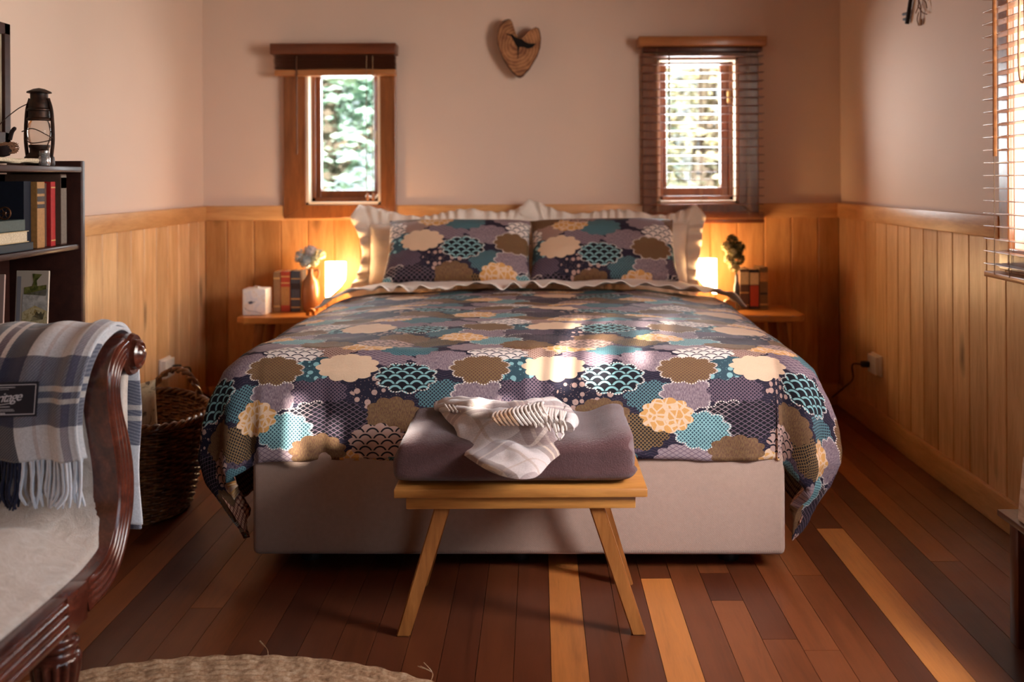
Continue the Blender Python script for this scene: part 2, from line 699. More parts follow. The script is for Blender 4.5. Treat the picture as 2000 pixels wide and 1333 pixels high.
def panelling(name, mt, u0, u1, pitch, off, place, z0, z1, holes, parent):
    """vertical boards with a V groove between each, one mesh per wall"""
    m = MB()
    k = math.floor((u0 - off) / pitch)
    g = 0.0055
    while off + k * pitch < u1:
        a = max(off + k * pitch, u0)
        b = min(off + (k + 1) * pitch, u1)
        if b - a > 0.004:
            spans = [(z0, z1)]
            for h in holes:
                if h[0] < (a + b) / 2 < h[1]:
                    spans = [(z0, h[2])]
            for (c, d) in spans:
                if d - c < 0.01:
                    continue
                # board with chamfered long edges: profile in (u, depth)
                prof = [(a, 0), (a, 0.006), (a + g, 0.012), (b - g, 0.012), (b, 0.006), (b, 0)]
                lo = [m.bm.verts.new(place(u, t, c)) for (u, t) in prof]
                hi = [m.bm.verts.new(place(u, t, d)) for (u, t) in prof]
                for i in range(5):
                    m.bm.faces.new((lo[i], lo[i + 1], hi[i + 1], hi[i]))
                m.bm.faces.new(hi)
                m.bm.faces.new(lo[::-1])
        k += 1
    return struct(m.build(name, mt, parent, smooth=0))


ZR0, ZR1 = 0.927, 1.0
panelling('panelling', M_pine_back, XL + 0.012, XR - 0.012, 0.133, 0.855, lambda u, t, z: (u, YB - t, z), 0.0, ZR0 + 0.02, [], wb)
panelling('panelling', M_pine_left, YF, YB, 0.137, 3.874, lambda u, t, z: (XL + t, u, z), 0.0, ZR0 + 0.02, [], wl)
panelling('panelling', M_pine_right, 0.92, YB, 0.14, 3.266, lambda u, t, z: (XR - t, u, z), 0.0, ZR0 + 0.02, [(1.98 - 0.08, 3.228 + 0.06, 0.84), (1.16, 1.96, 0.84)], wr)

# dado rails and skirting
struct(MB().box(XL, W1[0] - 0.105, YB - 0.026, YB, ZR0, ZR1, 0.004).box(W1[1] + 0.072, W2[0] - 0.07, YB - 0.026, YB, ZR0, ZR1, 0.004)
       .box(W2[1] + 0.1, XR, YB - 0.026, YB, ZR0, ZR1, 0.004).box(W1[0] - 0.11, W1[1] + 0.08, YB - 0.020, YB, ZR0, 0.95, 0.002)
       .box(W2[0] - 0.08, W2[1] + 0.11, YB - 0.020, YB, ZR0, 0.95, 0.002).build('trim_1', M_rail_x), 'pine dado rail along the back wall')
struct(box('trim_2', M_rail_y, XL, XL + 0.026, YF, YB - 0.026, ZR0, ZR1, 0.004), 'pine dado rail along the left wall')
struct(box('trim_3', M_rail_y, XR - 0.026, XR, 3.292, YB - 0.026, ZR0, ZR1, 0.004), 'pine dado rail along the right wall')
struct(box('baseboard_back', M_rail_x, XL + 0.03, XR - 0.03, YB - 0.03, YB - 0.011, 0, 0.105, 0.004))
struct(box('baseboard_left', M_rail_y, XL + 0.011, XL + 0.03, YF, YB - 0.011, 0, 0.105, 0.004))
struct(box('baseboard_right', M_rail_y, XR - 0.03, XR - 0.011, 0.92, YB - 0.011, 0, 0.105, 0.004))


def small_window(n, W, cl, cr, ct, cb, glass, label):
    root = sroot('window_%d' % n, label)
    x0, x1, z0, z1 = W
    # casing: four mitred boards proud of the wall
    m = MB()
    yb, yf = YB, YB - 0.034
    def mitre(p):
        m.prism(p, 'y', yf, yb)
    X0, X1, Z0, Z1 = x0 - cl, x1 + cr, z0 - cb, z1 + ct
    mitre([(X0, Z0), (x0, z0), (x0, z1), (X0, Z1)])
    mitre([(X1, Z0), (X1, Z1), (x1, z1), (x1, z0)])
    mitre([(X0, Z0), (X1, Z0), (x1, z0), (x0, z0)])
    mitre([(X0, Z1), (x0, z1), (x1, z1), (X1, Z1)])
    c = m.build('casing', M_casing, root, smooth=0)
    bv = c.modifiers.new('bevel', 'BEVEL')
    bv.width = 0.003
    bv.segments = 2
    # jamb lining
    t = 0.014
    m = MB()
    m.box(x0, x0 + t, YB - 0.03, YB + 0.12, z0, z1, 0.001).box(x1 - t, x1, YB - 0.03, YB + 0.12, z0, z1, 0.001)
    m.box(x0, x1, YB - 0.03, YB + 0.12, z0, z0 + t, 0.001).box(x0, x1, YB - 0.03, YB + 0.12, z1 - t, z1, 0.001)
    m.build('jamb', M_white_jamb, root, smooth=0)
    g0, g1, h0, h1 = glass
    m = MB()
    ya, yc = YB + 0.055, YB + 0.09
    a0, a1, b0, b1 = x0 + t, x1 - t, z0 + t, z1 - t
    m.box(a0, g0, ya, yc, b0, b1, 0.003).box(g1, a1, ya, yc, b0, b1, 0.003)
    m.box(g0, g1, ya, yc, b0, h0, 0.003).box(g0, g1, ya, yc, h1, b1, 0.003)
    m.box(a0, a0 + 0.02, ya - 0.02, ya, b0, b1, 0.002).box(a1 - 0.02, a1, ya - 0.02, ya, b0, b1, 0.002).box(a0, a1, ya - 0.02, ya, b0, b0 + 0.02, 0.002)
    m.build('sash', M_sash, root, smooth=0)
    box('pane', M_pane, g0 - 0.004, g1 + 0.004, YB + 0.070, YB + 0.074, h0 - 0.004, h1 + 0.004, 0, root)
    return root


small_window(1, W1, 0.109, 0.076, 0.06, 0.066, (-1.085, -0.820, 1.072, 1.640), 'small window with a stained timber frame and raised blind')
small_window(2, W2, 0.073, 0.101, 0.06, 0.066, (0.648, 0.918, 1.080, 1.682), 'small window with a stained timber frame behind a lowered blind')

# latch and stay on the two small windows
M_brass = mat('aged_brass', srgb(150, 110, 60), 0.35, metal=1.0)
M_white = mat('white_paint', srgb(232, 226, 218), 0.45)
w1o = bpy.data.objects['window_1']
MB().tube([(-0.86, YB + 0.035, 1.045), (-0.81, YB + 0.03, 1.035), (-0.795, YB + 0.02, 1.05)], 0.006).build('window_stay', M_white, w1o)
MB().box(-0.808, -0.796, YB + 0.03, YB + 0.05, 1.30, 1.37, 0.003).build('latch', M_brass, w1o)
w2o = bpy.data.objects['window_2']
MB().box(0.948, 0.962, YB + 0.02, YB + 0.05, 1.50, 1.56, 0.003).build('latch', M_brass, w2o)

# right wall window
wr3 = sroot('window_3', 'large window with blind on the right wall')
m = MB()
y0, y1, z0, z1 = WR
xa, xb = XR - 0.022, XR
for (a, b, c, d) in ((y1, y1 + 0.064, z0 - 0.07, z1 + 0.07), (y0 - 0.064, y0, z0 - 0.07, z1 + 0.07), (y0, y1, z0 - 0.07, z0), (y0, y1, z1, z1 + 0.07)):
    m.box(xa, xb, a, b, c, d, 0.003)
m.build('casing', M_casing, wr3, smooth=0)
m = MB()
for (a, b, c, d) in ((y1 - 0.05, y1, z0, z1), (y0, y0 + 0.05, z0, z1), (y0, y1, z0, z0 + 0.05), (y0, y1, z1 - 0.05, z1), (2.58, 2.63, z0, z1)):
    m.box(XR + 0.05, XR + 0.09, a, b, c, d, 0.002)
m.build('sash', M_white_jamb, wr3, smooth=0)
box('pane', M_pane, XR + 0.068, XR + 0.072, y0 + 0.04, y1 - 0.04, z0 + 0.04, z1 - 0.04, 0, wr3)
# glass door nearer the camera on the right
dr = sroot('door_1', 'timber framed glass door on the right wall near the camera')
m = MB()
y0, y1, z0, z1 = DR
for (a, b, c, d) in ((y0, y0 + 0.08, z0, z1), (y1 - 0.08, y1, z0, z1), (y0, y1, z1 - 0.08, z1), (y0, y1, z0, z0 + 0.12), (-0.02, 0.06, z0, z1)):
    m.box(XR + 0.04, XR + 0.09, a, b, c, d, 0.003)
m.build('door_frame', M_casing, dr, smooth=0)
box('pane', M_pane, XR + 0.06, XR + 0.064, y0 + 0.07, y1 - 0.07, z0 + 0.1, z1 - 0.07, 0, dr)
w5 = sroot('window_5', 'unseen second right wall window added to light the bed base')  # unseen window added without a blind so the fill light passes
m = MB()
y0, y1, z0, z1 = W5
for (a, b, c, d) in ((y1, y1 + 0.06, z0 - 0.07, z1 + 0.07), (y0 - 0.06, y0, z0 - 0.07, z1 + 0.07), (y0, y1, z0 - 0.07, z0), (y0, y1, z1, z1 + 0.07)):
    m.box(XR - 0.022, XR, a, b, c, d, 0.003)
m.build('casing', M_casing, w5, smooth=0)
m = MB()
for (a, b, c, d) in ((y1 - 0.04, y1, z0, z1), (y0, y0 + 0.04, z0, z1), (y0, y1, z0, z0 + 0.04), (y0, y1, z1 - 0.04, z1)):
    m.box(XR + 0.05, XR + 0.09, a, b, c, d, 0.002)
m.build('sash', M_white_jamb, w5, smooth=0)
box('pane', M_pane, XR + 0.068, XR + 0.072, y0 + 0.03, y1 - 0.03, z0 + 0.03, z1 - 0.03, 0, w5)
# unseen opening added behind the camera, masked to shape the sun patches
w4 = sroot('window_4', 'unseen high window added behind the camera to let sun patches in')
m = MB()
x0, x1, z0, z1 = WF
for (a, b, c, d) in ((x0, x1, z0, z0 + 0.02), (x0, x1, z1 - 0.02, z1), (x0, x0 + 0.02, z0, z1), (x1 - 0.02, x1, z0, z1)):
    m.box(a, b, YF - 0.09, YF - 0.05, c, d, 0.002)
m.build('sash', M_casing, w4, smooth=0)
# added mask board, its slots cut to shape the sun patches
m = MB()
slots = [(-1.405, -1.365, 1.85, 2.03), (-1.34, -1.32, 1.90, 2.0), (-1.29, -1.265, 1.90, 1.96), (-0.985, -0.93, 1.875, 1.915), (-0.80, -0.765, 1.95, 2.02), (-0.71, -0.70, 2.02, 2.20),
         (-0.64, -0.605, 2.05, 2.36), (-0.55, -0.49, 2.06, 2.26), (-0.55, -0.51, 2.30, 2.38), (-0.42, -0.38, 2.12, 2.36), (-0.35, -0.32, 2.24, 2.38)]
us = sorted({x0, x1} | {s for q in slots for s in q[:2]})
zs = sorted({z0, z1} | {s for q in slots for s in q[2:]})
for a, b in zip(us, us[1:]):
    run = None
    for c, d in zip(zs, zs[1:]):
        hole = any(q[0] <= a and b <= q[1] and q[2] <= c and d <= q[3] for q in slots)
        if not hole:
            run = (run[0], d) if run else (c, d)
        if hole or d == zs[-1]:
            if run:
                m.box(a, b, YF - 0.045, YF - 0.03, run[0], run[1])
            run = None
m.build('sun_mask', M_casing, w4, smooth=0)

# ------------------------------------------------------------------ blinds
M_slat = wood('blind_timber', srgb(74, 34, 18), srgb(124, 66, 36), 'x', 0.35, coat=0.2)
M_slat_d = wood('dark_blind_timber', srgb(52, 24, 15), srgb(92, 46, 26), 'x', 0.35, coat=0.2)
M_slat_l = wood('honey_blind_timber', srgb(140, 82, 44), srgb(196, 132, 80), 'x', 0.35, coat=0.25)
M_slat_y = wood('side_blind_timber', srgb(150, 88, 48), srgb(206, 146, 92), 'y', 0.3, coat=0.3)
M_cord = mat('blind_cord', srgb(150, 120, 90), 0.8)
M_wand = wood('wand_timber', srgb(60, 32, 20), srgb(110, 66, 42), 'z', 0.3, coat=0.4)

# left: blind pulled all the way up
b1 = thing('venetian_blind', 'dark timber blind drawn up tight above the left bedside window', 'blind', ((-1.296 - 0.684) / 2, YB - 0.06, 1.80))
box('head_rail', M_slat, -1.296, -0.686, YB - 0.115, YB - 0.001, 1.738, 1.790, 0.004, b1)
first = None
for k in range(9):
    z = 1.672 + k * 0.0075
    if first is None:
        o = MB().box(-1.283, -0.690, YB - 0.088, YB - 0.038, 1.669, 1.6725, 0.001).build('slat', M_slat_d, b1, smooth=0)
        first = o
    else:
        o = first.copy()
        COL.objects.link(o)
        o.location = first.location + Vector((rnd(-0.003, 0.003), rnd(-0.002, 0.002), k * 0.0075))
box('bottom_rail', M_slat_l, -1.280, -0.690, YB - 0.094, YB - 0.036, 1.634, 1.664, 0.004, b1)
MB().tube([(-1.17, YB - 0.098, 1.73), (-1.17, YB - 0.10, 1.25)], 0.004, 6).build('wand', M_wand, b1)
MB().tube([(-0.83, YB - 0.096, 1.73), (-0.833, YB - 0.098, 1.25), (-0.84, YB - 0.05, 1.03)], 0.0018, 5).tube([(-0.80, YB - 0.096, 1.73), (-0.802, YB - 0.098, 1.25), (-0.81, YB - 0.05, 1.02)], 0.0018, 5).build('cord', M_cord, b1)
for x in (-0.835, -0.806):
    MB().lathe([(0.001, 0.0), (0.007, -0.006), (0.008, -0.03), (0.003, -0.036)], 10, Matrix.Translation((x, YB - 0.052, 1.06))).build('tassel', M_slat_l, b1)

# right back: lowered with level slats
b2 = thing('venetian_blind', 'timber blind lowered over the right bedside window with open slats', 'blind', (0.80, YB - 0.06, 1.80))
box('head_rail', M_slat_l, 0.494, 1.118, YB - 0.115, YB - 0.001, 1.768, 1.815, 0.004, b2)
box('head_box', M_slat_d, 0.515, 1.100, YB - 0.09, YB - 0.04, 1.742, 1.768, 0.003, b2)
slat2 = None
NS = 20
for k in range(NS):
    z = 1.722 - k * 0.0403
    if slat2 is None:
        slat2 = MB().box(0.508, 1.104, YB - 0.092, YB - 0.042, z - 0.0018, z + 0.0018, 0.0008).build('slat', M_slat, b2, smooth=0)
    else:
        o = slat2.copy()
        COL.objects.link(o)
        o.location = slat2.location + Vector((rnd(-0.003, 0.003), 0, -k * 0.0403))
for k in range(4):
    o = slat2.copy()
    COL.objects.link(o)
    o.location = slat2.location + Vector((0, 0, 0.948 - 1.722 - k * 0.006))
box('bottom_rail', M_slat, 0.508, 1.104, YB - 0.095, YB - 0.040, 0.905, 0.924, 0.004, b2)
m = MB()
for x in (0.585, 0.80, 1.03):
    for yy in (YB - 0.0935, YB - 0.0405):
        m.tube([(x, yy, 1.76), (x, yy, 0.92)], 0.0011, 4)
m.build('ladder_cord', M_cord, b2)
MB().tube([(0.642, YB - 0.105, 1.75), (0.642, YB - 0.108, 1.30)], 0.004, 6).build('wand', M_wand, b2)

# right wall blind
b3 = thing('venetian_blind', 'honey timber blind with level slats on the right wall window', 'blind', (1.45, 2.6, 2.2))
YE = 3.282
box('head_rail', M_slat_y, 1.40, XR - 0.002, 1.93, YE + 0.01, 2.16, 2.22, 0.004, b3)
s3 = None
ns3 = 33
for k in range(ns3):
    z = 2.135 - k * 0.0402
    tilt = R(2)
    if s3 is None:
        mtx = Matrix.Translation((1.453, 0, z)) @ Matrix.Rotation(tilt, 4, 'Y')
        s3 = MB().box(-0.025, 0.025, 1.94, YE, -0.0014, 0.0014, 0.0008, m=mtx).build('slat', M_slat_y, b3, smooth=0)
    else:
        o = s3.copy()
        COL.objects.link(o)
        o.location = s3.location + Vector((0, rnd(-0.003, 0.003), -k * 0.0402))
box('bottom_rail', M_slat_y, 1.427, 1.479, 1.94, YE, 0.808, 0.826, 0.004, b3)
m = MB()
for y in (2.1, 2.62, 3.10, 3.20):
    for xx in (1.4265, 1.4795):
        m.tube([(xx, y, 2.15), (xx, y, 0.82)], 0.0011, 4)
m.build('ladder_cord', M_cord, b3)
MB().tube([(1.418, 3.17, 2.14), (1.416, 3.17, 1.19)], 0.0065, 8).build('wand', M_slat_y, b3)
MB().tube(bez([(1.405, 2.96, 2.14), (1.40, 2.965, 1.75), (1.40, 2.975, 1.46), (1.40, 2.955, 1.40), (1.40, 2.935, 1.45), (1.402, 2.945, 1.75), (1.405, 2.95, 2.14)]), 0.004, 6).build('pull_cord', mat('orange_cord', srgb(214, 160, 120), 0.7), b3)

# ------------------------------------------------------------------ outside the windows
M_grass = mat('garden_ground', srgb(120, 140, 90), 0.9, build=lambda nt, b: nt.ramp(nt.noise(nt.coord('Object'), 3, 4), [(0.35, srgb(90, 110, 60)), (0.65, srgb(180, 185, 140))]))
struct(box('ground', M_grass, -40, 40, -30, 60, -0.6, -0.5, 0), 'garden ground outside')


def leafmat(name, c1, c2):
    def bld(nt, b):
        b.inputs['Subsurface Weight'].default_value = 0.0
        return nt.ramp(nt.noise(nt.coord('Object'), 1.7, 3), [(0.35, c1), (0.65, c2)])
    return mat(name, rough=0.6, build=bld)


M_bark = wood('bark', srgb(70, 60, 50), srgb(120, 110, 95), 'z', 0.9)


def tree(label, x, y, h, r, mt, n, seed, group):
    t = thing('tree', label, 'tree', (x, y, -0.5), group=group)
    rs = random.Random(seed)
    mb = MB()
    mb.tube(bez([(x, y, -0.5), (x + rs.uniform(-.1, .1), y, h * 0.3), (x + rs.uniform(-.3, .3), y, h * 0.8)]), 0.12, 8)
    for k in range(5):
        a = rs.uniform(0, 6.28)
        mb.tube(bez([(x, y, h * rs.uniform(.2, .5)), (x + math.cos(a) * r * .4, y + math.sin(a) * r * .4, h * .55), (x + math.cos(a) * r * .8, y + math.sin(a) * r * .8, h * .8)], 4), 0.05, 6)
    mb.build('trunk', M_bark, t)
    mb = MB()
    cs = [(x + rs.uniform(-r, r) * .8, y + rs.uniform(-r, r) * .5, h * rs.uniform(.12, 1.0), rs.uniform(.3, .6) * r) for _ in range(16)]
    for i in range(n):
        c = rs.choice(cs)
        while True:
            p = Vector((rs.uniform(-1, 1), rs.uniform(-1, 1), rs.uniform(-1, 1)))
            if p.length < 1:
                break
        p = Vector(c[:3]) + p * c[3]
        q = Matrix.Rotation(rs.uniform(0, 6.28), 3, 'Z') @ Matrix.Rotation(rs.uniform(-1.2, 1.2), 3, 'X')
        s = rs.uniform(.05, .10)
        vs_ = [mb.bm.verts.new(p + q @ Vector(v) * s) for v in ((-1, 0, 0), (0, -.55, .1), (1, 0, 0), (0, .55, .1))]
        mb.bm.faces.new(vs_)
    o = mb.build('foliage', mt, t, smooth=0, fix=False)
    return t


Lf1 = leafmat('silver_green_leaves', srgb(120, 165, 150), srgb(205, 228, 215))
Lf2 = leafmat('pale_autumn_leaves', srgb(96, 118, 104), srgb(225, 210, 172))
tree('silvery green tree seen through the left bedside window', -2.35, 11.5, 3.2, 1.5, Lf1, 5200, 3, 'trees outside the bedside windows')
tree('pale sunlit tree seen through the right bedside window', 1.95, 12.5, 3.1, 1.4, Lf2, 5200, 5, 'trees outside the bedside windows')
tree('yellowish tree standing farther off behind the right bedside window', 3.4, 17.0, 4.4, 2.4, Lf2, 5200, 8, 'trees outside the bedside windows')
tree('green tree standing farther off behind the left bedside window', -4.4, 16.0, 4.2, 2.4, Lf1, 3800, 9, 'trees outside the bedside windows')

# ------------------------------------------------------------------ patchwork cloud fabric
def cloud_group():
    g = bpy.data.node_groups.new('scalloped_cloud', 'ShaderNodeTree')
    g.interface.new_socket('UV', in_out='INPUT', socket_type='NodeSocketVector')
    g.interface.new_socket('Center', in_out='INPUT', socket_type='NodeSocketVector')
    g.interface.new_socket('Radius', in_out='INPUT', socket_type='NodeSocketVector')
    g.interface.new_socket('Half', in_out='INPUT', socket_type='NodeSocketVector')
    g.interface.new_socket('NegHalf', in_out='INPUT', socket_type='NodeSocketVector')
    g.interface.new_socket('Mask', in_out='OUTPUT', socket_type='NodeSocketFloat')
    g.interface.new_socket('Rim', in_out='OUTPUT', socket_type='NodeSocketFloat')
    nt = NT(g)
    i = g.nodes.new('NodeGroupInput')
    o = g.nodes.new('NodeGroupOutput')
    d = nt.vmath('SUBTRACT', i.outputs[0], i.outputs[1])
    d = nt.vmath('WRAP', d, i.outputs[3], i.outputs[4])
    d = nt.vmath('DIVIDE', d, i.outputs[2])
    s = nt.sep(d)
    r = nt.vmath('LENGTH', nt.comb(s[0], s[1], 0))
    th = nt.math('ARCTAN2', s[1], s[0])
    bump = nt.math('ABSOLUTE', nt.math('SINE', nt.math('MULTIPLY', th, 5.5)))
    e = nt.math('SUBTRACT', r, nt.math('ADD', 0.86, nt.math('MULTIPLY', bump, 0.14)))
    mask = nt.math('LESS_THAN', e, 0.0)
    rim = nt.math('LESS_THAN', nt.math('ABSOLUTE', nt.math('ADD', e, 0.03)), 0.032)
    dots = nt.math('GREATER_THAN', nt.math('SINE', nt.math('MULTIPLY', th, 66.0)), -0.1)
    g.links.new(mask, o.inputs[0])
    g.links.new(nt.math('MULTIPLY', rim, dots), o.inputs[1])
    return g


CG = cloud_group()
C_cream = srgb(226, 192, 160)
C_white = srgb(232, 218, 208)
C_gold = srgb(214, 158, 92)
C_ochre = srgb(128, 100, 66)
C_teal = srgb(92, 128, 134)
C_dteal = srgb(52, 78, 88)
C_mauve = srgb(158, 138, 140)
C_plum = srgb(112, 92, 104)
C_brown = srgb(104, 70, 54)
C_navy = srgb(34, 30, 46)
C_black = srgb(20, 18, 26)
C_aqua = srgb(138, 182, 184)
C_rose = srgb(184, 150, 138)
# (u, v, ru, rv, fill, colour, ground colour, dotted rim)
CLOUDS = [
    (0.10, 0.05, .088, .050, 'net', C_mauve, C_plum, 0),
    (-0.06, 0.085, .085, .050, 'grid', C_rose, C_brown, 0),
    (0.27, -0.10, .080, .050, 'grid', C_teal, C_navy, 0),
    (0.265, 0.030, .088, .052, 'fur', C_mauve, C_plum, 0),
    (0.37, -0.095, .082, .050, 'fur', C_mauve, C_plum, 1),
    (0.50, -0.085, .080, .056, 'grid', C_plum, C_navy, 0),
    (0.19, 0.180, .080, .048, 'fur', C_plum, C_navy, 0),
    (0.36, 0.125, .088, .045, 'net', C_plum, C_mauve, 0),
    (-0.11, 0.0, .078, .055, 'flower', C_aqua, C_dteal, 0),
    (0.09, -0.085, .082, .056, 'flower', C_rose, C_navy, 0),
    (0.165, 0.100, .088, .050, 'grid', C_teal, C_dteal, 0),
    (0.42, 0.070, .088, .050, 'scale', C_white, C_navy, 0),
    (0.045, 0.115, .078, .042, 'furg', C_gold, C_cream, 0),
    (0.24, -0.20, .080, .055, 'grid', C_ochre, C_black, 0),
    (0.485, -0.165, .078, .054, 'net', C_mauve, C_black, 1),
    (0.13, -0.155, .082, .052, 'fur', C_ochre, C_brown, 0),
    (-0.02, -0.165, .085, .054, 'net', C_plum, C_black, 0),
    (0.405, -0.195, .084, .054, 'grid', C_aqua, C_dteal, 1),
    (0.31, -0.155, .076, .050, 'furg', C_gold, C_cream, 0),
    (0.09, -0.225, .084, .052, 'scale', C_rose, C_black, 0),
    (0.50, 0.150, .080, .045, 'fur', C_ochre, C_brown, 0),
    (0.37, -0.010, .088, .056, 'grid', C_ochre, C_brown, 1),
    (0.165, -0.040, .090, .056, 'scale2', C_aqua, C_black, 1),
    (0.0, 0.0, .090, .056, 'solid', C_cream, C_cream, 0),
]


def cloud_fabric(name, scale=1.0, off=(0, 0), rough=0.62):
    PU, PV = 0.575, 0.40

    def bld(nt, b):
        uvn = nt.n.new('ShaderNodeUVMap')
        uv = nt.vmath('SUBTRACT', uvn.outputs[0], (off[0], off[1], 0))
        uv = nt.vmath('MULTIPLY', uv, (1 / scale, 1 / scale, 0))
        s = nt.sep(uv)
        u, v = s[0], s[1]
        # 45 degree lattice
        a1 = nt.math('ABSOLUTE', nt.math('SINE', nt.math('MULTIPLY', nt.math('ADD', u, v), 290.0)))
        a2 = nt.math('ABSOLUTE', nt.math('SINE', nt.math('MULTIPLY', nt.math('SUBTRACT', u, v), 290.0)))
        grid = nt.math('LESS_THAN', nt.math('MINIMUM', a1, a2), 0.52)
        # fish net
        b1_ = nt.math('ABSOLUTE', nt.math('SINE', nt.math('ADD', nt.math('MULTIPLY', u, 150.0), nt.math('MULTIPLY', v, 250.0))))
        b2_ = nt.math('ABSOLUTE', nt.math('SINE', nt.math('SUBTRACT', nt.math('MULTIPLY', u, 150.0), nt.math('MULTIPLY', v, 250.0))))
        net = nt.math('LESS_THAN', nt.math('MINIMUM', b1_, b2_), 0.26)
        # wave scales: an arc in each staggered cell
        W_, H_ = 0.040, 0.0165
        row = nt.math('FLOOR', nt.math('DIVIDE', v, H_))
        us = nt.math('ADD', nt.math('DIVIDE', u, W_), nt.math('MULTIPLY', nt.math('MODULO', nt.math('ABSOLUTE', row), 2.0), 0.5))
        fx = nt.math('MULTIPLY', nt.math('SUBTRACT', nt.math('FRACT', us), 0.5), W_)
        fy = nt.math('MULTIPLY', nt.math('FRACT', nt.math('DIVIDE', v, H_)), H_)
        rr = nt.vmath('LENGTH', nt.comb(fx, nt.math('ADD', fy, 0.007), 0))
        arc = nt.math('LESS_THAN', nt.math('ABSOLUTE', nt.math('SUBTRACT', rr, 0.0175)), 0.0022)
        arc2 = nt.math('LESS_THAN', nt.math('ABSOLUTE', nt.math('SUBTRACT', rr, 0.0175)), 0.0030)
        # flowers: ringed discs
        fd = nt.voro(uv, 42.0, 0.55)
        disc = nt.math('LESS_THAN', nt.math('ABSOLUTE', nt.math('SUBTRACT', fd, 0.20)), 0.16)
        fd2 = nt.voro(uv, 150.0, 1.0)
        spk = nt.math('LESS_THAN', fd2, 0.22)
        flower = nt.math('MAXIMUM', disc, nt.math('MULTIPLY', spk, 0.5))
        st = nt.noise(nt.vmath('MULTIPLY', uv, (1, 0.25, 1)), 420, 2, 0.6)
        fur = nt.ramp(st, [(0.38, (0, 0, 0, 1)), (0.62, (1, 1, 1, 1))])
        cell = nt.voro(uv, 50.0, 0.8, 'DISTANCE_TO_EDGE')
        furg = nt.math('LESS_THAN', cell, 0.10)
        fine = nt.noise(uv, 700, 2, 0.6)
        # ground: dark plum with faint waves
        wv = nt.math('ABSOLUTE', nt.math('SINE', nt.math('ADD', nt.math('MULTIPLY', v, 420.0), nt.math('MULTIPLY', nt.math('SINE', nt.math('MULTIPLY', u, 160.0)), 1.2))))
        ground = nt.mix(nt.math('LESS_THAN', wv, 0.25), C_navy, srgb(70, 56, 72))
        col = nt.mix(nt.math('MULTIPLY', spk, 0.35), ground, C_plum)
        for (cu, cv, ru, rv, fill, c1, c2, rim) in CLOUDS:
            g = nt.n.new('ShaderNodeGroup')
            g.node_tree = CG
            nt.put(g.inputs[0], uv)
            g.inputs[1].default_value = (cu, cv, 0)
            g.inputs[2].default_value = (ru, rv, 1)
            g.inputs[3].default_value = (PU / 2, PV / 2, 1)
            g.inputs[4].default_value = (-PU / 2, -PV / 2, -1)
            if fill == 'grid':
                f = nt.mix(grid, c2, c1)
            elif fill == 'net':
                f = nt.mix(net, c2, c1)
            elif fill == 'scale':
                f = nt.mix(arc, c1, c2)
            elif fill == 'scale2':
                f = nt.mix(arc2, c2, c1)
            elif fill == 'flower':
                f = nt.mix(flower, c2, c1)
            elif fill == 'fur':
                f = nt.mix(fur, c2, c1)
            elif fill == 'furg':
                f = nt.mix(furg, c1, c2)
            else:
                f = c1
            col = nt.mix(g.outputs[0], col, f)
            if rim:
                col = nt.mix(g.outputs[1], col, C_white)
        k = nt.ramp(fine, [(0.3, (0.8, 0.8, 0.8, 1)), (0.7, (1.15, 1.15, 1.15, 1))])
        col = nt.mix(1.0, col, k, 'MULTIPLY')
        h = nt.math('ADD', nt.math('MULTIPLY', fine, 0.7), nt.math('MULTIPLY', nt.noise(uv, 55, 3, 0.6), 1.0))
        return col, nt.bump(h, 0.5, 0.004), None
    return mat(name, rough=rough, spec=0.25, build=bld)


M_duvet = cloud_fabric('cloud_patchwork_brocade', 1.04, (0.105, -0.042))
M_pillow_l = cloud_fabric('cloud_patchwork_brocade_small_left', 1.12, (-0.16, 0.185))
M_pillow_r = cloud_fabric('cloud_patchwork_brocade_small_right', 1.12, (-0.20, 0.15))


def _check(nt, b):
    u = nt.n.new('ShaderNodeUVMap').outputs[0]
    s = nt.sep(u)
    a = nt.math('LESS_THAN', nt.math('FRACT', nt.math('MULTIPLY', s[0], 70.0)), 0.4)
    c = nt.math('LESS_THAN', nt.math('FRACT', nt.math('MULTIPLY', s[1], 70.0)), 0.4)
    k = nt.math('MULTIPLY', nt.math('ADD', a, c), 0.5)
    return nt.ramp(k, [(0.0, srgb(205, 160, 130)), (0.5, srgb(150, 92, 72)), (1.0, srgb(70, 36, 34))], 'CONSTANT')


M_lining = mat('checked_lining', rough=0.85, build=_check)
M_linen = fabric('taupe_linen', srgb(166, 138, 122), 0.85, 1200, 0.2, 0.10)
M_headb = fabric('cream_upholstery', srgb(226, 196, 150), 0.85, 900, 0.2, 0.06)
M_cotton = fabric('white_cotton', srgb(236, 222, 208), 0.9, 1500, 0.2, 0.04)
M_black = mat('black_plastic', srgb(18, 14, 14), 0.5)

# ------------------------------------------------------------------ bed
BL, BYAW = (-0.062, 2.93, 0), R(-1.0)
bed = thing('bed', 'taupe linen divan bed with cream padded headboard, dressed in cloud-pattern bedding', 'bed', BL, BYAW)
MB(True).box(-.765, .765, 0, 2.06, .048, .345, .018, 3).build('base', M_linen, bed)
MB(True).box(-.745, .745, 0.055, 2.05, .345, .572, .06, 4).build('mattress', M_cotton, bed)
MB(True).box(-.795, .795, 2.055, 2.108, .0, .86, .018, 3).build('headboard', M_headb, bed)
for x in (-.62, 0.0, .62):
    for y in (.12, 1.0, 1.9):
        MB(True).lathe([(.03, 0), (.032, .01), (.026, .05)], 14, Matrix.Translation((x, y, 0))).build('foot', M_black, bed)

# ------------------------------------------------------------------ duvet
PROF = [(0, 0, 0), (.05, .048, .006), (.10, .090, .026), (.16, .130, .062), (.25, .165, .142), (.33, .183, .222), (.42, .188, .312),
        (.50, .162, .388), (.58, .115, .452), (.66, .075, .520), (.80, .04, .62)]
ZT = 0.628
XC = 0.735


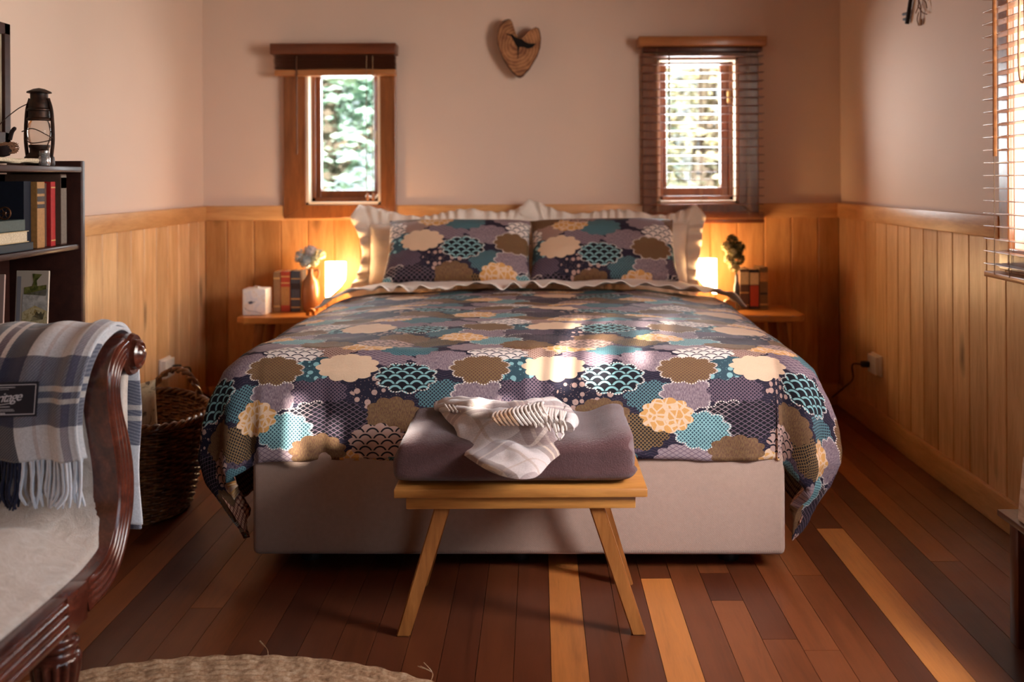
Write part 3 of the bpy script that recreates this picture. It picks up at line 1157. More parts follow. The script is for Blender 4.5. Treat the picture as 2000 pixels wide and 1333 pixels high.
def nz(x, y, z, f):
    return mnoise.noise(Vector((x * f, y * f, z * f)))


def drape(a, b, lift=0.0):
    sx = 1 if a > 0 else -1
    ea = max(0, abs(a) - XC)
    eb = max(0, 0.085 - b)
    r = math.hypot(ea, eb)
    x, y = max(-XC, min(XC, a)), max(b, 0.085)
    # crown of the filling
    crown = 0.030 * (1 - (abs(x) / XC) ** 3) * smoothstep(-0.05, 0.5, b)
    z = ZT + crown * (1 - smoothstep(0, .25, r))
    pf = 0.010 * nz(a, b, 0.3, 3.5) + 0.006 * nz(a, b, 4.3, 9) + 0.0025 * nz(a, b, 9.1, 26)
    z += pf * (1 - smoothstep(.05, .3, r))
    if r > 1e-6:
        phi = math.degrees(math.atan2(eb, ea))
        psi = R(90 * (phi / 90) ** (2.0 if sx < 0 else 1.05))
        rho, drop = lerp_tab(PROF, r)
        front = smoothstep(35, 85, phi)
        k = 1 - front * 0.52
        if front > 0.5:
            drop = drop * (1 + .02 * math.sin(a * 7 + 1)) + .006 * math.sin(a * 13 + .5) * smoothstep(.2, .4, r)
        fold = smoothstep(.12, .42, r)
        amp = 0.020 * fold * (0.35 + 0.65 * math.sin(R(2 * phi)) if 0 < phi < 90 else 0.35)
        wob = amp * (math.sin(phi * 0.20 + sx * 0.8 + 2.0) if 2 < phi < 88 else 0)
        wob += 0.012 * fold * nz(a, b, 1.7, 5.0) + 0.004 * nz(a, b, 2.2, 17) * fold + .0018 * nz(a, b, 5.2, 40) * fold
        if front > 0.9:
            wob += fold * (0.014 * math.exp(-((a + .62) / .035) ** 2) - 0.016 * math.exp(-((a + .56) / .02) ** 2) + .008 * math.exp(-((a - .66) / .03) ** 2) + .006 * math.sin(a * 16 + 2 * math.sin(a * 5)))
        rho = rho * k + wob
        x += sx * rho * math.cos(psi)
        y -= rho * math.sin(psi)
        z -= drop
        # outward lift for a second layer
        if lift:
            x += sx * lift * math.cos(psi) * smoothstep(0, .15, r)
            y -= lift * math.sin(psi) * smoothstep(0, .15, r)
    z += lift * (1 - smoothstep(.1, .3, r))
    return Vector((x, y, max(z, 0.04)))


def duvet():
    A = XC + 0.60
    B0, B1 = 0.085 - 0.415, 1.44
    NU, NV = 230, 150
    m = MB(True)

    def par(u, v):
        a = -A + 2 * A * u
        b = B0 + (B1 - B0) * v
        ea = max(0, abs(a) - XC)
        # rounded lower corner, lightly uneven hem
        b_lo = B0 + 0.035 * smoothstep(.30, .56, ea) ** 1.5
        b = b_lo + (B1 - b_lo) * v
        return a, b
    m.grid(lambda u, v: drape(*par(u, v)), NU, NV, lambda u, v: par(u, v))
    o = m.build('duvet', [M_duvet, M_lining], fix=False)
    # normals up
    o.location = Vector(BL)
    o.rotation_euler = (0, 0, BYAW)
    solid(o, 0.026, -1, 1)
    tag(o, 'patchwork cloud-pattern duvet in navy, teal, gold and cream spread over the bed', 'duvet')
    return o


duvet()

# sheet turned down over the head end of the duvet, with a ruffled edge
m = MB(True)


def sheetf(u, v):
    a = -(XC + .16) + 2 * (XC + .16) * u
    b = 1.30 + v * 0.34
    wv = math.sin(a * 46 + 3 * math.sin(a * 11)) + .5 * math.sin(a * 83 + 1)
    e = (1 - smoothstep(0, .28, v))
    b -= .018 * e * math.sin(a * 23 + 2 * math.sin(a * 7)) + .012 * e
    p = drape(a, b, 0.026)
    p.z += e * (.009 + .011 * wv) + .012 * nz(a, b, 2, 6)
    p.y -= e * .008 * wv
    return p


m.grid(sheetf, 300, 16)
o = m.build('bed_sheet', M_cotton, fix=False)
o.location = Vector(BL)
o.rotation_euler = (0, 0, BYAW)
solid(o, 0.004, 0)
tag(o, 'white sheet with ruffled hem folded over the top of the duvet', 'bed sheet')


def pillow_mesh(w, h, t, mt, M, uvs=1.0, seed=0, pinch=.06, sag=0.0):
    m = MB(True)
    rs = seed * 3.1

    def side(sg):
        def f(u, v):
            a, b = 2 * u - 1, 2 * v - 1
            e = max(0.0, (1 - abs(a) ** 3.2)) * max(0.0, (1 - abs(b) ** 3.0))
            th = t * 0.5 * e ** 0.52
            x = w / 2 * a * (1 - pinch * (1 - b * b) * abs(a) ** 4)
            z = h / 2 * b * (1 - pinch * (1 - a * a) * abs(b) ** 4)
            th += .008 * nz(a + rs, b, sg, 2.2) * min(1, e * 3) + .003 * nz(a + rs, b, sg, 7) * min(1, e * 3)
            z -= sag * (1 - a * a) * max(0, b)
            return M @ Vector((x, -sg * th, z + h / 2))
        return f
    uvf = lambda u, v: ((u - .5) * w * uvs, v * h * uvs)
    m.grid(side(1), 48, 34, uvf)
    m.grid(side(-1), 48, 34, uvf)
    bmesh.ops.remove_doubles(m.bm, verts=m.bm.verts[:], dist=0.0004)
    return m


def lean(x, y, z, ang, yaw=0, roll=0):
    return Matrix.Translation((x, y, z)) @ Matrix.Rotation(yaw, 4, 'Z') @ Matrix.Rotation(-ang, 4, 'X') @ Matrix.Rotation(roll, 4, 'Y')


def pillow(name, label, x, y, z, ang, w, h, t, mt, seed, yaw=0, roll=0, ruffle=0.0, pinch=.06, sag=0.0, grp=None, big=1):
    M = lean(x, y, z, ang, yaw, roll)
    root = pillow_mesh(w, h, t, mt, M, 1.0, seed, pinch, sag).build(name, mt, None, smooth=60)
    root.location = Vector(BL)
    root.rotation_euler = (0, 0, BYAW)
    tag(root, label, 'pillow', grp)
    if ruffle:
        m = MB(True)
        per = 2 * (w + h)

        def base(t_):
            d = (t_ * per) % per
            hw, hh = w / 2, h / 2
            if d < w:
                p = (-hw + d, hh, 0, 1)
            elif d < w + h:
                p = (hw, hh - (d - w), 1, 0)
            elif d < 2 * w + h:
                p = (hw - (d - w - h), -hh, 0, -1)
            else:
                p = (-hw, -hh + (d - 2 * w - h), -1, 0)
            return p

        def f(u, v):
            x0, z0, nx, nz_ = base(u)
            a, b = x0 / (w / 2), z0 / (h / 2)
            # corners fan out
            cx, cz = abs(a) ** 10 * (1 if a > 0 else -1), abs(b) ** 10 * (1 if b > 0 else -1)
            n = Vector((nx + .9 * cx, 0, nz_ + .9 * cz))
            n.normalize()
            xx = x0 * (1 - pinch * (1 - b * b) * abs(a) ** 4)
            zz = z0 * (1 - pinch * (1 - a * a) * abs(b) ** 4) - sag * (1 - a * a) * max(0, b)
            wv = math.sin(u * per * 120 + 3 * math.sin(u * 37))
            ln = ruffle * (1 + .25 * math.sin(u * 31 + seed)) * (1 + .5 * abs(cx * cz))
            p = Vector((xx, 0, zz + h / 2)) + n * (v * ln - .004)
            p.y += (wv * .013 + .006 * math.sin(u * per * 21)) * v
            return M @ p
        m.grid(f, 760, 5, closed_u=True)
        r = m.build('ruffle', mt, None, smooth=60, fix=False)
        r.parent = root
        solid(r, 0.003, 0)
    return root


# frilled white pillows standing against the headboard, patterned ones leaning on them
pillow('pillow', 'white frilled pillow propped at the left of the headboard', -.415, 1.905, .635, R(16), .72, .30, .15, M_cotton, 1, R(2), R(-1.5), 0.062, .03, .012, 'frilled white pillows')
pillow('pillow', 'white frilled pillow propped at the right of the headboard', .375, 1.905, .635, R(16), .72, .30, .15, M_cotton, 2, R(-2), R(1.5), 0.062, .03, .012, 'frilled white pillows')
pillow('pillow', 'left cloud-pattern pillow leaning on the frilled pillows', -.325, 1.565, .672, R(42), .655, .352, .15, M_pillow_l, 3, R(1), R(.5), 0, .035, 0, 'cloud-pattern pillows')
pillow('pillow', 'right cloud-pattern pillow leaning on the frilled pillows', .325, 1.565, .672, R(42), .655, .352, .15, M_pillow_r, 4, R(-1), R(-.5), 0, .035, 0, 'cloud-pattern pillows')

# ------------------------------------------------------------------ bench at the foot of the bed
M_oak = wood('honey_oak', srgb(140, 84, 36), srgb(206, 142, 72), 'x', 0.42, coat=0.15)
M_oak_leg = wood('honey_oak_legs', srgb(120, 68, 30), srgb(186, 120, 62), 'z', 0.42, coat=0.15)
bench = thing('bench', 'small honey oak bench with splayed legs at the foot of the bed', 'bench', (-.04, 2.66, 0))
BF = 2.475
bx0, bx1 = -.352, .262
ztop = .378
o = MB().box(bx0, bx1, BF, BF + .36, ztop - .022, ztop, .003).build('seat', M_oak, bench)
box('apron', M_oak, bx0 + .028, bx1 - .028, BF + .012, BF + .034, ztop - .052, ztop - .022, .002, bench)
box('apron', M_oak, bx0 + .028, bx1 - .028, BF + .320, BF + .342, ztop - .046, ztop - .022, .002, bench)


def legm(xt, yt, xf, yf, zt, wx, wy):
    m = MB()
    T = [Vector((xt + sx * wx / 2, yt + sy * wy / 2, zt)) for sx, sy in ((-1, -1), (1, -1), (1, 1), (-1, 1))]
    B = [Vector((xf + sx * wx / 2 * .92, yf + sy * wy / 2 * .92, 0)) for sx, sy in ((-1, -1), (1, -1), (1, 1), (-1, 1))]
    t = [m.bm.verts.new(v) for v in T]
    b = [m.bm.verts.new(v) for v in B]
    m.bm.faces.new(t)
    m.bm.faces.new(b[::-1])
    for i in range(4):
        m.bm.faces.new((b[i], b[(i + 1) % 4], t[(i + 1) % 4], t[i]))
    bmesh.ops.bevel(m.bm, geom=m.bm.edges[:], offset=.003, segments=2, affect='EDGES')
    return m


legm(-.235, BF + .035, -.338, 2.535, ztop - .044, .038, .026).build('leg', M_oak_leg, bench)
legm(.137, BF + .035, .245, 2.535, ztop - .044, .038, .026).build('leg', M_oak_leg, bench)
legm(-.225, BF + .325, -.328, 2.845, ztop - .022, .038, .026).build('leg', M_oak_leg, bench)
legm(.138, BF + .325, .242, 2.845, ztop - .022, .038, .026).build('leg', M_oak_leg, bench)

# ------------------------------------------------------------------ folded fleece blanket
M_fleece = fabric('brown_fleece', srgb(98, 68, 67), 1.0, 0.0, 0.4, 0.2, 1.6)
BX0, BX1, BY0, BY1, BZ0 = -.345, .235, BF + .012, BF + .375, ztop + .001


def fleece():
    m = MB()
    cx, cy = (BX0 + BX1) / 2, (BY0 + BY1) / 2
    hx, hy, hz = (BX1 - BX0) / 2, (BY1 - BY0) / 2, .062

    def f(u, v):
        # u around the y-z loop (rounded rectangle), v along x
        t = 2 * pi * u
        cs, sn = math.cos(t), math.sin(t)
        pw = .42
        yy = abs(cs) ** pw * (1 if cs > 0 else -1)
        zz = abs(sn) ** pw * (1 if sn > 0 else -1)
        X = 2 * v - 1
        endk = (1 - abs(X) ** 14) ** .35 if abs(X) < 1 else 0
        # layers visible in the right end
        x = cx + hx * X * (1 - .035 * max(0, zz)) + (.006 * math.sin(zz * 9) if X > .8 else 0)
        y = cy + hy * yy * (.90 + .10 * endk)
        z = BZ0 + hz + hz * zz * (.82 + .18 * endk)
        top = max(0, zz)
        z += top * (.012 * nz(x, y, 1, 4) + .007 * nz(x, y, 5, 11) + .010 * math.exp(-((x - .20) / .05) ** 2) - .008 * math.exp(-((x - .12) / .05) ** 2) + .006 * math.exp(-((y - BY1 + .05) / .05) ** 2))
        z -= top * .014 * math.exp(-((x + .05) / .16) ** 2)
        if zz <= -.99:
            z = BZ0
        fr = max(0, -yy)
        y -= fr * (.006 * nz(x, z, 2, 9) + .004 * math.sin(z * 70) * (1 - abs(zz)))
        x -= .012 * (1 - top) * (1 if X < -.6 else 0)
        return Vector((x, y, z))
    m.grid(f, 96, 90, closed_u=True)
    bmesh.ops.holes_fill(m.bm, edges=[e for e in m.bm.edges if e.is_boundary])
    o = m.build('fleece_blanket', M_fleece)
    return tag(o, 'thick folded brown fleece blanket lying on the oak bench', 'blanket')


fleece()
ZB = ztop + .126  # blanket top


# ------------------------------------------------------------------ tartan scarf throw on the blanket
def plaid(name, base, bands_u, bands_v, rough=.95):
    """bands: (period, [(start, end, colour, strength)])"""
    def bld(nt, b):
        uv = nt.n.new('ShaderNodeUVMap').outputs[0]
        s = nt.sep(uv)
        tw = nt.math('FRACT', nt.math('MULTIPLY', nt.math('ADD', s[0], s[1]), 170.0))
        tw = nt.math('GREATER_THAN', tw, 0.5)
        n = nt.noise(nt.coord('Object'), 260, 3, .7)

        def lay(c, coord, bands, inv):
            per, bb = bands
            f = nt.math('FRACT', nt.math('DIVIDE', coord, per))
            for (p, q, cc, k) in bb:
                mk = nt.math('MULTIPLY', nt.math('GREATER_THAN', f, p), nt.math('LESS_THAN', f, q))
                wv = nt.math('ADD', nt.math('MULTIPLY', tw, .5 if inv else -.5), .25 if inv else .75)
                wv = nt.math('MULTIPLY', mk, nt.math('ADD', nt.math('MULTIPLY', wv, .35), .72))
                c = nt.mix(nt.math('MULTIPLY', wv, k), c, cc)
            return c
        c = lay(base, s[0], bands_u, True)
        c = lay(c, s[1], bands_v, False)
        c = nt.mix(1.0, c, nt.ramp(n, [(.3, (.82, .82, .82, 1)), (.7, (1.12, 1.12, 1.12, 1))]), 'MULTIPLY')
        return c, nt.bump(nt.math('ADD', nt.noise(nt.coord('Object'), 500, 3, .8), nt.math('MULTIPLY', tw, .3)), .5, .002), None
    return mat(name, rough=rough, sheen=.5, spec=.15, build=bld)


TAN = srgb(128, 100, 88)
M_scarf = plaid('cream_tan_plaid', srgb(214, 200, 196), (.20, [(.20, .52, TAN, .75), (.30, .34, srgb(236, 214, 190), .7), (.42, .45, srgb(236, 214, 190), .6), (.78, .82, srgb(180, 150, 130), .6)]),
                (.20, [(.15, .48, srgb(150, 126, 124), .7), (.26, .30, srgb(232, 214, 200), .6), (.70, .73, srgb(190, 160, 140), .6)]))
M_scarf_fr = fabric('scarf_fringe_wool', srgb(220, 206, 196), .95, 900, .4, .08)
M_scarf_fr2 = fabric('scarf_fringe_tan_wool', srgb(176, 138, 108), .95, 900, .4, .08)

scarf = thing('scarf', 'cream and tan tartan scarf with fringe bunched on top of the brown blanket', 'scarf', (-.04, BF + .2, ZB))


def region_sheet(poly, zf, uvm, n=40):
    """smooth closed outline filled with a radial grid around its centroid"""
    pts = bez(poly + [poly[0]], 6)[:-1]
    c = sum(pts, Vector((0, 0, 0))) / len(pts)
    m = MB()
    N = len(pts)

    def f(u, v):
        i = int(round(u * N)) % N
        p = c.lerp(pts[i], v)
        return Vector((p.x, p.y, zf(p.x, p.y, v)))
    m.grid(f, N, n, lambda u, v: uvm(c.lerp(pts[int(round(u * N)) % N], v)), closed_u=True)
    bmesh.ops.remove_doubles(m.bm, verts=m.bm.verts[:], dist=.0001)
    return m


def SP(px, py, d):
    """a point on the blanket top seen at a pixel (height follows from the depth)"""
    return Vector(((px - 1050) * d / 2000, d, 1.13 - (py - 348) * d / 2000))


def at_z(px, py, z):
    d = (1.13 - z) * 2000 / (py - 348)
    return Vector(((px - 1050) * d / 2000, d, z))


zt_ = ZB
outl = [at_z(px, py, zt_ + .01) for px, py in ((858, 800), (872, 818), (898, 840), (927, 859), (960, 876), (998, 886), (1030, 887), (1050, 880), (1072, 858), (1098, 838), (1112, 818), (1100, 800), (1040, 790), (960, 788), (900, 790))]


def zlow(x, y, v):
    e = (1 - v ** 3)
    front = smoothstep(BF + .10, BF + .02, y)
    return zt_ + .004 + .030 * e ** .5 + .010 * math.sin(x * 38 + y * 30) * e + .006 * nz(x, y, 1, 25) * e - .05 * front ** 2


def rotuv(p, ang=R(-35)):
    return (p.x * math.cos(ang) - p.y * math.sin(ang) + .03, p.x * math.sin(ang) + p.y * math.cos(ang))


o = region_sheet(outl, zlow, rotuv).build('flap', M_scarf, scarf, smooth=70)
# bunched upper folds: thick rolls
rolls = [([(852, 797, .010), (880, 790, .030), (930, 792, .045), (985, 797, .05), (1030, 792, .055), (1075, 786, .055), (1105, 800, .03)], .020, M_scarf),
         ([(862, 800, .012), (900, 802, .032), (950, 808, .045), (1000, 806, .052), (1040, 798, .056)], .017, M_scarf),
         ([(1030, 800, .045), (1062, 796, .058), (1092, 802, .045), (1112, 818, .028), (1108, 835, .014)], .024, M_scarf),
         ([(850, 796, .008), (858, 788, .016), (885, 784, .030), (930, 786, .04), (975, 790, .045)], .014, M_scarf)]
for k, (pts, rad, mt) in enumerate(rolls):
    P_ = bez([at_z(a, b, zt_ + c) for a, b, c in pts], 6)
    m = MB()
    n = len(P_)
    rad_ = [rad * (0.45 + .65 * math.sin(pi * (i + .6) / (n + .4)) ** .6) * (1 + .12 * math.sin(i * 1.3 + k)) for i in range(n)]
    m.tube(P_, rad_, 14, flat=.7)
    # stretch a uv along the roll
    uvl = m.bm.loops.layers.uv.new('UVMap')
    for f in m.bm.faces:
        for lp in f.loops:
            q = lp.vert.co
            lp[uvl].uv = (q.x * 1.2 + q.y * .6, q.z * 2 + q.y)
    m.build('fold', mt, scarf, smooth=70)
# fringe strands
mA, mB_ = MB(), MB()
for k in range(13):
    t = k / 12
    x0, y0 = 962 + 96 * t, 812 - 22 * t
    x1, y1 = x0 + 14 + 8 * t, y0 + 20 + 20 * t
    z0_, z1_ = .064 + .004 * t, .046 - .012 * t
    P_ = bez([at_z(x0 + 4, y0 - 6, zt_ + z0_ - .004), at_z(x0 - 2, y0 + 2, zt_ + z0_ + .008), at_z((x0 + x1) / 2 - 4, (y0 + y1) / 2, zt_ + (z0_ + z1_) / 2 + .008), at_z(x1, y1, zt_ + z1_ - .004)], 4)
    (mB_ if t < .4 else mA).tube(P_, [.0035] * (len(P_) - 1) + [.002], 6)
for k in range(16):
    t = k / 15
    x0, y0 = 1030 + 72 * t, 792 + 16 * t
    P_ = bez([at_z(x0, y0 - 2, zt_ + .07 - .02 * t), at_z(x0 + rnd(-6, 2), y0 + 12, zt_ + .067 - .02 * t), at_z(x0 + rnd(-4, 8), y0 + 25, zt_ + .050 - .02 * t), at_z(x0 + rnd(0, 10), y0 + rnd(34, 44), zt_ + .036 - .02 * t)], 4)
    mA.tube(P_, [.0036] * (len(P_) - 1) + [.002], 6)
for P0 in (((1094, 838), (1098, 850), (1093, 858)), ((1086, 836), (1084, 850), (1090, 860))):
    mA.tube([at_z(a, b, zt_ + .018) for a, b in P0], [.003, .003, .0015], 6)
for k in range(14):
    t = k / 13
    x0, y0 = 866 + 100 * t, 788 + 2 * math.sin(t * 5)
    mA.tube(bez([at_z(x0, y0, zt_ + .03 + .02 * t), at_z(x0 + 4, y0 + 7, zt_ + .034 + .02 * t), at_z(x0 + 10, y0 + 15, zt_ + .03 + .02 * t)], 4), .003, 6)
tag(mA.build('fringe', M_scarf_fr, scarf), kind='stuff')
tag(mB_.build('fringe', M_scarf_fr2, scarf), kind='stuff')

# ------------------------------------------------------------------ nightstands
M_slab = wood('live_edge_timber', srgb(150, 88, 40), srgb(216, 146, 72), 'x', 0.35, coat=0.3)
M_slab_leg = wood('nightstand_legs', srgb(110, 62, 30), srgb(170, 104, 54), 'z', 0.45)


def nightstand(label, x0, x1, flip):
    t = thing('nightstand', label, 'nightstand', ((x0 + x1) / 2, 4.83, 0), group='nightstands beside the bed')
    rs = random.Random(5 + flip)
    n = 26
    pts = []
    for i in range(n):
        u = i / (n - 1)
        pts.append((x0 + (x1 - x0) * u, 4.66 + .014 * math.sin(u * 5 + flip) + .008 * math.sin(u * 13) + .10 * max(0, abs(2 * u - 1) - .86) * 3))
    for i in range(n):
        u = 1 - i / (n - 1)
        pts.append((x0 + (x1 - x0) * u, 5.02 - .05 * max(0, abs(2 * u - 1) - .8) * 4))
    m = MB().prism(pts, 'z', .468, .500)
    o = m.build('top', M_slab, t, smooth=0)
    bv = o.modifiers.new('bevel', 'BEVEL')
    bv.width = .006
    bv.segments = 3
    bv.angle_limit = R(50)
    for sx in (0, 1):
        for sy in (0, 1):
            xt = (x0 + .10, x1 - .10)[sx]
            yt = (4.73, 4.94)[sy]
            xf = xt + (-.06, .06)[sx]
            yf = yt + (-.03, .03)[sy]
            MB().tube([(xf, yf, 0), ((xf + xt) / 2, (yf + yt) / 2, .24), (xt, yt, .472)], [.014, .019, .023], 12).build('leg', M_slab_leg, t)
    return t


nightstand('live-edge timber nightstand left of the bed', -1.385, -.86, 0)
nightstand('live-edge timber nightstand right of the bed', .80, 1.222, 1)

# ------------------------------------------------------------------ lamps
LAMP = 56.0
M_shade = mat('glowing_paper_shade', srgb(255, 240, 215), 0.6, emit=(1.0, 0.64, 0.31), emits=LAMP)


def lamp(label, cx, sgn, zt):
    """sgn: side towards which the cone narrows"""
    y = 4.865
    t = thing('table_lamp', label, 'lamp', (cx, y, .50), group='lamps on the nightstands')
    secs = [(0, zt, .0485, .03), (0, zt - .04, .0487, .032), (0.002, zt - .085, .047, .032), (.012, zt - .115, .037, .028), (.026, zt - .142, .023, .02), (.040, zt - .166, .009, .009)]
    m = MB()
    tab = [(i / 5,) + s for i, s in enumerate(secs)]

    def f(u, v):
        dx, z, rx, ry = lerp_tab(tab, v)
        a = 2 * pi * u
        return Vector((cx + sgn * dx + rx * math.cos(a), y + ry * math.sin(a), z))
    m.grid(f, 32, 16, closed_u=True)
    s = m.build('lamp_shade', M_shade, t)
    solid(s, .002, -1)
    xs = cx + sgn * .042
    MB().tube([(xs, y, .515), (xs, y, zt - .16)], .0035, 8).build('stem', M_brass, t)
    MB().box(xs - .016, xs + .016, y - .016, y + .016, .5005, .516, .003).build('base', M_slab, t)
    return t


lamp('glowing cone lamp on the left nightstand beside the brown jug', -.961, -1, .736)
lamp('glowing cone lamp on the right nightstand beside the dried flowers', .800, 1, .742)

# ------------------------------------------------------------------ books


def book(label, x0, x1, y0, y1, z0, z1, cover, spine=None, bands=(), group=None, pages='z', lean=0.0, name='book', parent_m=None, axis='-y', text=None):
    """a closed book: covers and spine wrap a page block; the spine faces axis ('-y' or '+x')"""
    t = thing(name, label, 'book', ((x0 + x1) / 2, (y0 + y1) / 2, z0), group=group)
    mm = None
    if lean:
        c = Vector((x0 if lean > 0 else x1, 0, z0))
        mm = Matrix.Translation(c) @ Matrix.Rotation(lean, 4, 'Y') @ Matrix.Translation(-c)
    e = .0022
    m = MB()
    if axis == '-y':
        m.box(x0, x0 + e, y0, y1, z0, z1, .0006, 1, mm).box(x1 - e, x1, y0, y1, z0, z1, .0006, 1, mm).box(x0, x1, y0, y0 + e, z0, z1, .001, 1, mm)
        pg = (x0 + e, x1 - e, y0 + e, y1 - .003, z0 + .003, z1 - .003)
    elif axis == '+x':
        m.box(x0, x1, y0, y0 + e, z0, z1, .0006, 1, mm).box(x0, x1, y1 - e, y1, z0, z1, .0006, 1, mm).box(x1 - e, x1, y0, y1, z0, z1, .001, 1, mm)
        pg = (x0 + .003, x1 - e, y0 + e, y1 - e, z0 + .003, z1 - .003)
    else:  # lying flat, spine to -x side away; fore edge towards +x
        m.box(x0, x1, y0, y1, z0, z0 + e, .0006, 1, mm).box(x0, x1, y0, y1, z1 - e, z1, .0006, 1, mm)
        if axis == 'flat_spine':
            m.box(x1 - e, x1, y0, y1, z0, z1, .001, 1, mm)
            pg = (x0 + .004, x1 - e, y0 + .004, y1 - .004, z0 + e, z1 - e)
        else:
            m.box(x0, x0 + e, y0, y1, z0, z1, .001, 1, mm)
            pg = (x0 + e, x1 - .004, y0 + .004, y1 - .004, z0 + e, z1 - e)
    m.build('cover', cover, t, smooth=0)
    MB().box(*pg, 0, 1, mm).build('page_block', M_pages, t, smooth=0)
    k = 0
    for (a, b, mt) in bands:
        h = z1 - z0
        if axis == '-y':
            MB().box(x0 + .001, x1 - .001, y0 - .0006, y0 + .001, z0 + a * h, z0 + b * h, 0, 1, mm).build('spine_band', mt, t, smooth=0)
        elif axis == '+x':
            MB().box(x1 - .001, x1 + .0006, y0 + .001, y1 - .001, z0 + a * h, z0 + b * h, 0, 1, mm).build('spine_band', mt, t, smooth=0)
    return t


M_pages = mat('book_pages', rough=.9, build=lambda nt, b: nt.ramp(nt.noise(nt.vmath('MULTIPLY', nt.coord('Object'), (1, 1, 1)), 300, 2), [(.35, srgb(196, 176, 148)), (.65, srgb(226, 208, 180))]))


def cloth_cover(name, c, r=.6):
    return mat(name, rough=r, build=lambda nt, b: (nt.ramp(nt.noise(nt.coord('Object'), 120, 4, .7), [(.3, shade(c, .8)), (.7, shade(c, 1.15))]), nt.bump(nt.noise(nt.coord('Object'), 600, 2), .2, .001)))


K_tan = cloth_cover('tan_bookcloth', srgb(150, 110, 74))
K_red = cloth_cover('red_bookcloth', srgb(170, 62, 40))
K_navy = cloth_cover('slate_bookcloth', srgb(64, 66, 74))
K_gold = cloth_cover('gilt_label', srgb(206, 160, 96), .4)
K_dark = cloth_cover('dark_bookcloth', srgb(46, 34, 32))
K_ochre = cloth_cover('ochre_bookcloth', srgb(170, 120, 66))
K_cream = cloth_cover('cream_label', srgb(206, 180, 140))
K_olive = cloth_cover('olive_bookcloth', srgb(112, 84, 52))
K_grey = cloth_cover('grey_bookcloth', srgb(130, 116, 104))
K_teal = cloth_cover('teal_bookcloth', srgb(72, 84, 80))
K_blue = cloth_cover('midnight_bookcloth', srgb(20, 24, 38))
K_brown = cloth_cover('brown_bookcloth', srgb(92, 66, 54))
K_bred = cloth_cover('bright_red_bookcloth', srgb(176, 32, 34))
K_dteal = cloth_cover('dark_teal_bookcloth', srgb(34, 44, 52))
G1 = 'old books on the left nightstand'
book('slim tan book, leftmost of the row on the left nightstand', -1.257, -1.224, 4.86, 4.99, .5005, .690, K_tan, bands=((.82, .86, K_gold), (.12, .16, K_gold)), group=G1)
book('old book with red and tan spine on the left nightstand', -1.222, -1.178, 4.86, 4.99, .5005, .692, K_red, bands=((.16, .62, K_ochre), (.70, .73, K_gold), (.86, .89, K_gold)), group=G1)
book('thick slate grey book with gilt lines on the left nightstand', -1.175, -1.129, 4.86, 4.99, .5005, .694, K_navy, bands=((.80, .82, K_gold), (.55, .70, K_dark), (.30, .33, K_gold), (.1, .12, K_gold)), group=G1)
G2 = 'old books on the right nightstand'
book('dark book with a cream top label nearest the flowers on the right nightstand', .958, 1.001, 4.86, 4.99, .5005, .692, K_brown, bands=((.62, .93, K_cream), (.40, .43, K_gold), (.1, .12, K_gold)), group=G2)
book('old book with an orange-red lower spine on the right nightstand', 1.004, 1.048, 4.86, 4.99, .5005, .690, K_dark, bands=((.62, .92, K_cream), (.08, .60, K_red)), group=G2)
book('olive brown book at the right end of the right nightstand row', 1.051, 1.090, 4.86, 4.99, .5005, .700, K_olive, bands=((.66, .88, K_ochre), (.35, .40, K_dark), (.1, .13, K_gold)), group=G2)

# tissue box
t = thing('tissue_box', 'white cube tissue box with a small bird drawing on the left nightstand', 'tissue box', (-1.316, 4.79, .5))


def _tbox(nt, b):
    co = nt.coord('Object')
    n = nt.noise(co, 22, 3, .6, 1.5)
    return nt.ramp(n, [(.30, srgb(226, 206, 188)), (.48, srgb(238, 232, 228)), (.7, srgb(216, 214, 220))])


o = MB().box(-1.369, -1.262, 4.74, 4.845, .5005, .622, .004).build('box', mat('printed_card', rough=.6, build=_tbox), t)
m = MB()
c0 = Vector((-1.329, 4.7393, .558))
for pts in (((-.016, .004), (.0, .009), (.012, .004), (.004, -.004), (-.008, -.006)), ((-.004, .004), (.006, .012), (.0, .0)), ((.010, .004), (.020, .008), (.013, .0))):
    vs_ = [m.bm.verts.new(c0 + Vector((a, 0, b))) for a, b in pts]
    m.bm.faces.new(vs_)
m.tube(bez([(-1.36, 4.7392, .535), (-1.34, 4.7392, .522), (-1.31, 4.7392, .518), (-1.28, 4.7392, .508)]), .0008, 4)
m.build('bird_print', mat('blue_grey_ink', srgb(86, 86, 104), .7), t)
m = MB()
m.grid(lambda u, v: Vector((-1.335 + .04 * u + .006 * math.sin(v * 9), 4.785 + .02 * v + .008 * math.sin(u * 8), .622 + .012 * math.sin(pi * u) * math.sin(pi * v))), 10, 8)
m.build('tissue', M_white, t)

# jug with hydrangeas
t = thing('jug', 'brown stoneware jug with a small handle on the left nightstand', 'jug', (-1.082, 4.87, .5))
M_stone = mat('brown_stoneware', rough=.35, coat=.4, build=lambda nt, b: nt.ramp(nt.sep(nt.coord('Object'))[2], [(.0, srgb(120, 74, 42)), (.10, srgb(150, 94, 52)), (.2, srgb(96, 58, 36))]))
MB().lathe([(.030, .0), (.036, .004), (.041, .05), (.042, .11), (.036, .145), (.020, .168), (.014, .180), (.014, .197), (.019, .203), (.015, .203), (.010, .19), (.009, .12)], 28, Matrix.Translation((-1.082, 4.87, .5005))).build('body', M_stone, t)
MB().tube(bez([(-1.066, 4.87, .692), (-1.046, 4.87, .698), (-1.042, 4.87, .675), (-1.050, 4.87, .655)], 6), .0045, 8).build('handle', M_stone, t)


